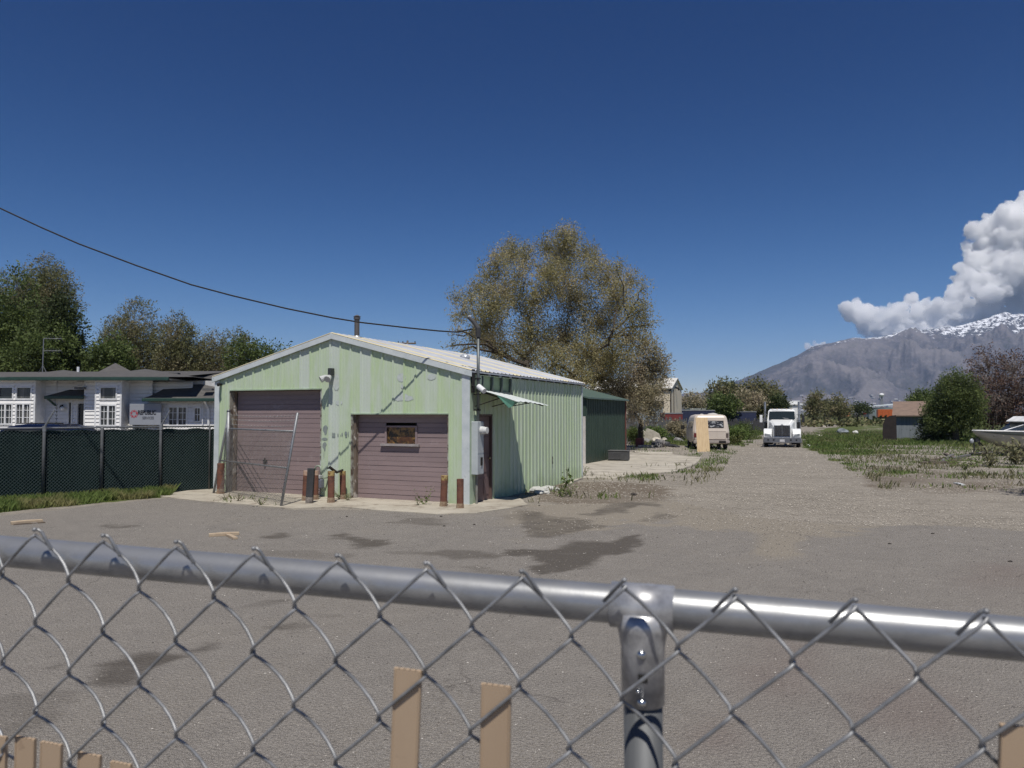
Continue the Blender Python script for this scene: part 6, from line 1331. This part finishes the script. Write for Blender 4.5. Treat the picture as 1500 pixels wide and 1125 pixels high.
v, f = blades(230000, (915, 1560, 18, 90), .10, .036, fm, 2, .95); tag(np_mesh('field_grass', v, f, fieldg), kind='stuff')
def drym(x, y):
    px, py = proj(x, y); g = sst(fbm(x, y, .7), .5, .62)
    a = inpoly(px, py, [(1230, 672), (1300, 668), (1500, 680), (1560, 700), (1560, 728), (1400, 722), (1290, 716)]) * .6 + inpoly(px, py, [(960, 622), (1005, 618), (1005, 640), (960, 640)]) * .9 + inpoly(px, py, [(1120, 612), (1500, 612), (1500, 640), (1120, 640)]) * .35 + inpoly(px, py, [(760, 705), (1040, 672), (1060, 700), (900, 745), (770, 740)]) * .16
    return a * g
v, f = blades(120000, (760, 1560, 16, 80), .16, .03, drym, 3); tag(np_mesh('dry_grass', v, f, dryg), kind='stuff')
def lowm(x, y):
    px, py = proj(x, y); g = sst(fbm(x + 7, y, 1.3), .54, .62)
    return g * (inpoly(px, py, [(930, 700), (965, 694), (1010, 690), (1040, 674), (1070, 668), (1060, 690), (1000, 700), (940, 706)]) * 1.0 + inpoly(px, py, [(860, 728), (905, 724), (905, 736), (860, 738)]) * .5 + inpoly(px, py, [(925, 655), (1050, 660), (1050, 668), (925, 664)]) * .8 + inpoly(px, py, [(300, 728), (420, 736), (420, 744), (300, 736)]) * .4)
v, f = blades(60000, (290, 1080, 16, 46), .12, .035, lowm, 4); tag(np_mesh('low_weeds', v, f, fieldg), kind='stuff')
def weed(px, py, h, n, label, mat=None, group=None, sp=.5, z=.012):
    g = G(px, py, z); r = np.random.default_rng(int(px)); T = thing('weed', Matrix.Translation(g), label, 'weed', group); mb = MB(); C_ = []
    for k in range(n):
        a = r.random() * 6.3; tip = g + Vector((math.cos(a) * h * sp * r.random(), math.sin(a) * h * sp * r.random(), h * (.5 + .5 * r.random()))); mb.tube([g, g.lerp(tip, .5) + UP * h * .08, tip], .004, 3)
        for s in r.random(9): C_.append(list(g.lerp(tip, .15 + .85 * s) + Vector(r.normal(size=3) * h * .09)))
    mb.build('stem', wood, T); v, f = leaves(np.array(C_), h * .16, .45); np_mesh('leaves', v, f, mat or fieldg, parent=T)
weed(829, 724, .7, 7, 'tall dark weed standing before the pale green side wall', sp=.35); weed(823, 727, .35, 12, 'spreading low weed at the foot of the tall one', sp=1.3); weed(837, 727, .3, 10, 'low weed right of the tall weed at the side wall', sp=1.3)
weed(622, 739, .4, 5, 'thin weed growing before the smaller roller door', sp=1.0, z=.03); weed(612, 740, .22, 6, 'low weed at the threshold of the smaller roller door', sp=1.2, z=.03); weed(497, 731, .2, 14, 'bright green weed between the two yellow topped bollards', lushg, sp=1.4, z=.03)
weed(509, 733, .16, 12, 'small green weed right of the red and yellow bollard', lushg, sp=1.4, z=.03); weed(382, 741, .2, 12, 'green weed at the foot of the leaning gate', lushg, sp=1.4); weed(348, 735, .18, 10, 'dry weed under the leaning gate', dryg, sp=1.4); weed(331, 733, .18, 9, 'dry tuft near the left bollard', dryg, sp=1.4)
weed(857, 697, .3, 8, 'low weed at the rear corner of the pale green garage', sp=1.2, z=.05); weed(1413, 688, .5, 26, 'dark bushy weed clump in front of the boat', fieldg, sp=1.5); weed(1452, 683, .9, 30, 'brown dry bush beside the boat trailer', dryg, sp=.9); weed(1488, 680, 1.1, 36, 'reddish dry bush at the right edge under the boat', dryg, sp=.9); weed(1395, 683, .4, 26, 'green leafy weed among the scrap wood', lushg, sp=1.6); weed(1356, 678, .3, 18, 'dark green weed left of the scrap wood', fieldg, sp=1.5); weed(1248, 655, .35, 20, 'dark weed clump beside the gravel track', fieldg, sp=1.6)

# ============================================================ FOREGROUND FENCE
SF = .8
def cv(v): return RT * v[0] + FW * v[1] + UP * v[2]
O_ = CAM + cv((-.6245162, 1.00708848, -.15387694)) * SF; E1 = cv((.10573988, -.03008935, -.00293126)) * SF; E2 = cv((-.001695, .00886164, -.11900263)) * SF
NN = E1.cross(E2).normalized()
if NN.dot(FW) < 0: NN = -NN    # away from the camera
ra = P(0, 807, .858); rb = P(1500, 936.5, .597); rd = (rb - ra)
FT = thing('chain_link_fence', Matrix.Translation((ra.x, ra.y, 0)), 'galvanised chain link fence with a round top rail right in front of the camera', 'fence')
m, t, b, o = nt('galvanised_pipe'); n1 = tex(t, 22, 5, .65); n2 = tex(t, 90, 4, .7); n3 = tex(t, 7, 4, .6, stretch=(1, 1, 4))
col = mixc(t, ramp(t, n1, .35, .7), (.40, .405, .41), (.265, .27, .275)); col = mixc(t, ramp(t, n2, .5, .66, 0, .4), col, (.36, .37, .38)); col = mixc(t, ramp(t, n3, .55, .75, 0, .5), col, (.2, .21, .22)); t.links.new(col, b.inputs['Base Color']); b.inputs['Metallic'].default_value = .6
t.links.new(ramp(t, n1, .3, .7, .3, .5), b.inputs['Roughness']); bumpn(t, b, n1, .12, .002); PIPE = m
mb = MB(); mb.tube([ra - rd * .35, ra, rb, rb + rd * .4], .0168, 40); mb.build('top_rail', PIPE, FT, smooth=True)
# post under the tee fitting
pq = P(943, 1010, .68); tt = (Vector((pq.x, pq.y, 0)) - Vector((ra.x, ra.y, 0))).dot(Vector((rd.x, rd.y, 0))) / (rd.x ** 2 + rd.y ** 2); rp_ = ra + rd * tt
for sg in (0, 1):
    pt_ = rp_ if sg == 0 else rp_ - rd / rd.length * 2.4
    mb = MB(); mb.tube([Vector((pt_.x, pt_.y, 0)), Vector((pt_.x, pt_.y, pt_.z - .012))], .0167, 32); po = mb.build('fence_post', pm('dark_galvanised', (.13, .135, .14), (.08, .085, .09), 60, .62, metal=.3, stretch=(1, 1, .1)), FT, smooth=True)
    u_ = rd.normalized(); fm_ = pm('fitting_steel', (.62, .62, .62), (.30, .30, .31), 45, .4, metal=.55)
    if sg == 0:
        mb = MB(); mb.tube([pt_ - u_ * .027, pt_ + u_ * .027], .0196, 40); mb.tube([Vector((pt_.x, pt_.y, pt_.z - .004)), Vector((pt_.x, pt_.y, pt_.z - .02)), Vector((pt_.x, pt_.y, pt_.z - .034)), Vector((pt_.x, pt_.y, pt_.z - .082))], [.024, .0215, .0188, .0186], 36)
        fit = mb.build('tee_fitting', fm_, po, smooth=True)
        fd_ = (CAM - pt_); fd_.z = 0; fd_.normalize(); sd2 = Vector((-fd_.y, fd_.x, 0))
        mb = MB()
        for dz, dx_, r_b in ((-.036, -.001, .0042), (-.076, -.001, .0042), (-.067, -.004, .002)):
            c_ = Vector((pt_.x, pt_.y, pt_.z + dz)) + fd_ * .0185 + sd2 * dx_; mb.blob(c_, (r_b, r_b, r_b), 1, 2, 0)
        mb.build('rivet', pm('bright_rivet', (.75, .76, .76), rough=.2, metal=1), po, smooth=True)
        mb = MB(); c_ = Vector((pt_.x, pt_.y, pt_.z - .056)) + fd_ * .0187; Rm = Matrix.Translation(c_) @ Matrix.Rotation(math.atan2(sd2.y, sd2.x), 4, 'Z'); mb.M = Rm; mb.box(-.004, .004, -.001, .001, -.0035, .0035); mb.build('square_hole', dark, po)
# woven wires
WR = .00165; DP = .0042
def wire_pts(j, rows):
    pts = []
    sl, sr = j / 2.0, (j + 1) / 2.0; right = (j % 2 != 0)   # start side: integer s
    for k in range(rows * 2 + 1):
        t_ = k * .5; side = (k % 2 == 1) != right; s_ = sr if side else sl
        w1 = noise.noise(Vector((j * .9, k * .8, 0))) * .018; w2 = noise.noise(Vector((j * .9, k * .8, 9))) * .018
        node = O_ + E1 * (s_ + w1 + (.012 if side else -.012)) + E2 * (t_ + w2)
        pts.append((node, side))
    out = []
    for k in range(len(pts) - 1):
        (a, sa), (b2, sb) = pts[k], pts[k + 1]; going_right = sb
        dn = .0085 if going_right else -.0035       # "\" strands lie behind, "/" strands in front
        am = 1 + .35 * noise.noise(Vector((j * 2.3, k * 1.9, 5)))
        for s_, dpt_ in ((0, 0), (.05, .75), (.14, 1), (.3, 1), (.5, 1), (.7, 1), (.86, 1), (.95, .75)):
            out.append(a.lerp(b2, s_) + NN * dn * am * (math.sin(s_ * math.pi) ** .8 if going_right else dpt_) + E2 * (.022 * (1 - 2 * s_)))
    out.append(pts[-1][0]); return out
zn = pm('zinc_wire', (.34, .345, .35), (.19, .195, .2), 50, .48, metal=.5)
mb = MB()
for j in range(-7, 27): mb.tube(wire_pts(j, 19), WR, 7, cap=False)
for k in range(-3, 14):    # twisted tails at the knuckled top
    a = O_ + E1 * k; sg = 1 if k < 7 else -1
    e_ = a + (E1 * sg + E2) * .5 * .36; mb.tube([a + NN * .003 - E2 * .035, a + NN * .006 + (E1 * sg * .03), e_ + NN * .004 + E1 * .02 * sg, e_ + NN * .0035], [WR, WR, WR, WR * .6], 7); mb.blob(a - E2 * .035, (WR * 1.5,) * 3, 1, 1, 0)
mb.build('wire_mesh', zn, FT, smooth=True)
# tan slats threaded through the mesh
slm = pm('tan_plastic', (.46, .345, .235), (.41, .30, .20), 6, .55, c3=(.30, .21, .14), s3=40, lo3=.62, hi3=.7, stretch=(1, 1, .3))
def slat(pxc, pyt, wpx, px_bot=None, lab=None, turn=.0):
    # depth on the mesh plane
    r0 = (P(pxc, pyt, 1.0) - CAM); k = (O_ - CAM).dot(NN) / r0.dot(NN); c = CAM + r0 * k
    r1 = (P(px_bot if px_bot is not None else pxc - 4, 1125, 1.0) - CAM); k1 = (O_ - CAM).dot(NN) / r1.dot(NN); c1 = CAM + r1 * k1
    dv = (c1 - c).normalized(); wd = wpx * r0.dot(FW) * k / F / abs(E1.normalized().dot(RT)); ux = E1.normalized(); nx_ = NN; Ls = c.z / abs(dv.z)
    T_ = .0016; mb = MB(); A_ = [c + ux * (sx * wd / 2) + nx_ * (sy * T_) + dv * l for l in (0, Ls) for sx, sy in ((-1, -1), (1, -1), (1, 1), (-1, 1))]
    mb.raw(A_, [(0, 4, 5, 1), (1, 5, 6, 2), (2, 6, 7, 3), (3, 7, 4, 0), (4, 7, 6, 5)])
    for k in range(5):   # closed rim with flutes
        x0 = -wd / 2 + wd * k / 5; x1 = x0 + wd / 5 * .82; q = [c + ux * x + nx_ * (sy * T_ * .9) + dv * (-.0006) for x, sy in ((x0, -1), (x1, -1), (x1, 1), (x0, 1))]; q2 = [v_ + dv * .004 for v_ in q]; mb.raw(q + q2, [(0, 1, 2, 3), (0, 4, 5, 1), (1, 5, 6, 2), (2, 6, 7, 3), (3, 7, 4, 0)])
    for k in (-.46, .46): p0 = c + ux * (wd * k) - nx_ * (T_ * 1.15); mb.tube([p0, p0 + dv * Ls], .0009, 4)
    return mb.build('privacy_slat', slm, FT)
slat(598, 981, 41, 592); slat(727, 1004, 43, 725); slat(38, 1081, 34, 37); slat(76, 1089, 36, 75); slat(132, 1105, 38, 131); slat(178, 1118, 34, 178); slat(2, 1079, 20, 1); slat(1492, 1064, 46, 1490)

# low shrubs along the plank fence, far pole, loose gravel
for q in ((932, 630, 645, 22, 53, greenl, 'green shrub at the left end of the plank fence'), (966, 627, 642, 36, 56, fieldg, 'weedy shrub behind the rubbish heap'), (992, 618, 642, 34, 58, leafmat('straw_leaf', (.24, .21, .14), (.17, .15, .09), (.28, .24, .17)), 'straw coloured shrub before the plank fence'), (1090, 622, 646, 46, 62, greenl, 'low green shrub between the van and the truck'), (1076, 628, 652, 34, 52, fieldg, 'low weedy shrub right of the van')):
    px_tree('shrub', q[0], q[1], q[2], q[3], q[4], q[5], q[6], 9, 700, 8, .1, seed=int(q[0]), group=None, cat='shrub', twigs=30, trunk_r=.04, upb=.8)
p = P(597, 503, 82); T = thing('utility_pole', Matrix.Translation((p.x, p.y, 0)), 'far utility pole whose crossarm shows over the garage roof', 'pole')
mb = MB(); mb.tube([Vector((p.x, p.y, 0)), p + UP * .3], [.15, .11], 8); mb.build('pole', wood, T); mb = MB(); mb.tube([p - RT * 1.1, p + RT * .9], .09, 5); mb.build('crossarm', wood, T)
for s_ in (-1.0, -.5, .8): mb = MB(); mb.tube([p + RT * s_, p + RT * s_ + UP * .22], .06, 5); mb.build('insulator', dark, T)
mb = MB(); c = Vector((XW + .03, onX(808), zat(672, XW, onX(808)))); mb.face([c + Vector((0, a, b2)) for a, b2 in ((-.03, .05), (.0, .09), (.04, .02), (.02, -.04), (.05, -.12), (.0, -.15), (-.02, -.05))]); mb.build('rust_hole', pm('rust_spot', (.05, .035, .025)), B)
def pebbles(n, z0, z1, pa, pb, seed, lo, k, keep):
    r = np.random.default_rng(seed); Z = z0 * (z1 / z0) ** r.random(n); px = r.uniform(pa, pb, n); X = (px - 750) / F * Z; x = X * cY - Z * sY; y = X * sY + Z * cY
    kk = r.random(n) < keep(x, y); x, y, Z = x[kk], y[kk], Z[kk]; n = len(x); s = (lo + k * Z) * (.4 + r.random(n) ** 2 * 1.3); an = r.random(n) * 6.28
    zb = np.where(inlot(x, y), .012, 0.004) + gz(x, y) * 0; ca, sa = np.cos(an), np.sin(an); e = .6 + .5 * r.random(n)
    O6 = [(1, 0, .25), (0, 1, .3), (-1, 0, .2), (0, -1, .3), (.1, .1, .75), (0, 0, -.3)]
    v = np.stack([np.stack([x + (a * ca - b2 * e * sa) * s, y + (a * sa + b2 * e * ca) * s, zb + c * s * (.7 + .3 * e)], 1) for a, b2, c in O6], 1).reshape(-1, 3)
    f = np.array([(0, 1, 4), (1, 2, 4), (2, 3, 4), (3, 0, 4)]); f = (np.arange(n)[:, None, None] * 6 + f[None]).reshape(-1, 3); return v, f
def pebmat(name, c1, c2, c3):
    m, t, b, o = nt(name); g = t.nodes.new('ShaderNodeNewGeometry'); rr = g.outputs['Random Per Island']; col = mixc(t, ramp(t, rr, .2, .6), c1, c2); col = mixc(t, ramp(t, rr, .8, .95), col, c3); t.links.new(col, b.inputs['Base Color']); b.inputs['Roughness'].default_value = .85; return m
pmat = pebmat('pebble_stone', (.11, .10, .09), (.30, .27, .235), (.55, .52, .47))
def kp(x, y):
    px, py = proj(x, y); c = fbm(x, y, .8); return np.clip(.25 + 1.6 * (c - .45) + .6 * dusty(x, y) + .8 * np.exp(-(((px - 1140) / 45) ** 2)) * (py < 830) + .5 * np.exp(-(((px - 760) / 60) ** 2 + ((py - 825) / 20) ** 2)), 0, 1) * (grass_mask(x, y) < .5)
v, f = pebbles(42000, 2.3, 15, -50, 1560, 11, .0022, .0006, kp); tag(np_mesh('loose_gravel', v, f, pmat), kind='stuff')
def kg(x, y): px, py = proj(x, y); c = fbm(x * .5, y, .9); return np.where(inlot(x, y), np.clip(dusty(x, y) - .35, 0, 1), 1) * np.clip(.35 + 1.8 * (c - .45), 0, 1) * (grass_mask(x, y) < .6) * ~inpoly(px, py, PADP)
v, f = pebbles(150000, 12, 62, 700, 1560, 12, .005, .00055, kg); tag(np_mesh('track_gravel', v, f, pebmat('track_stone', (.20, .18, .15), (.35, .315, .265), (.48, .44, .38))), kind='stuff')
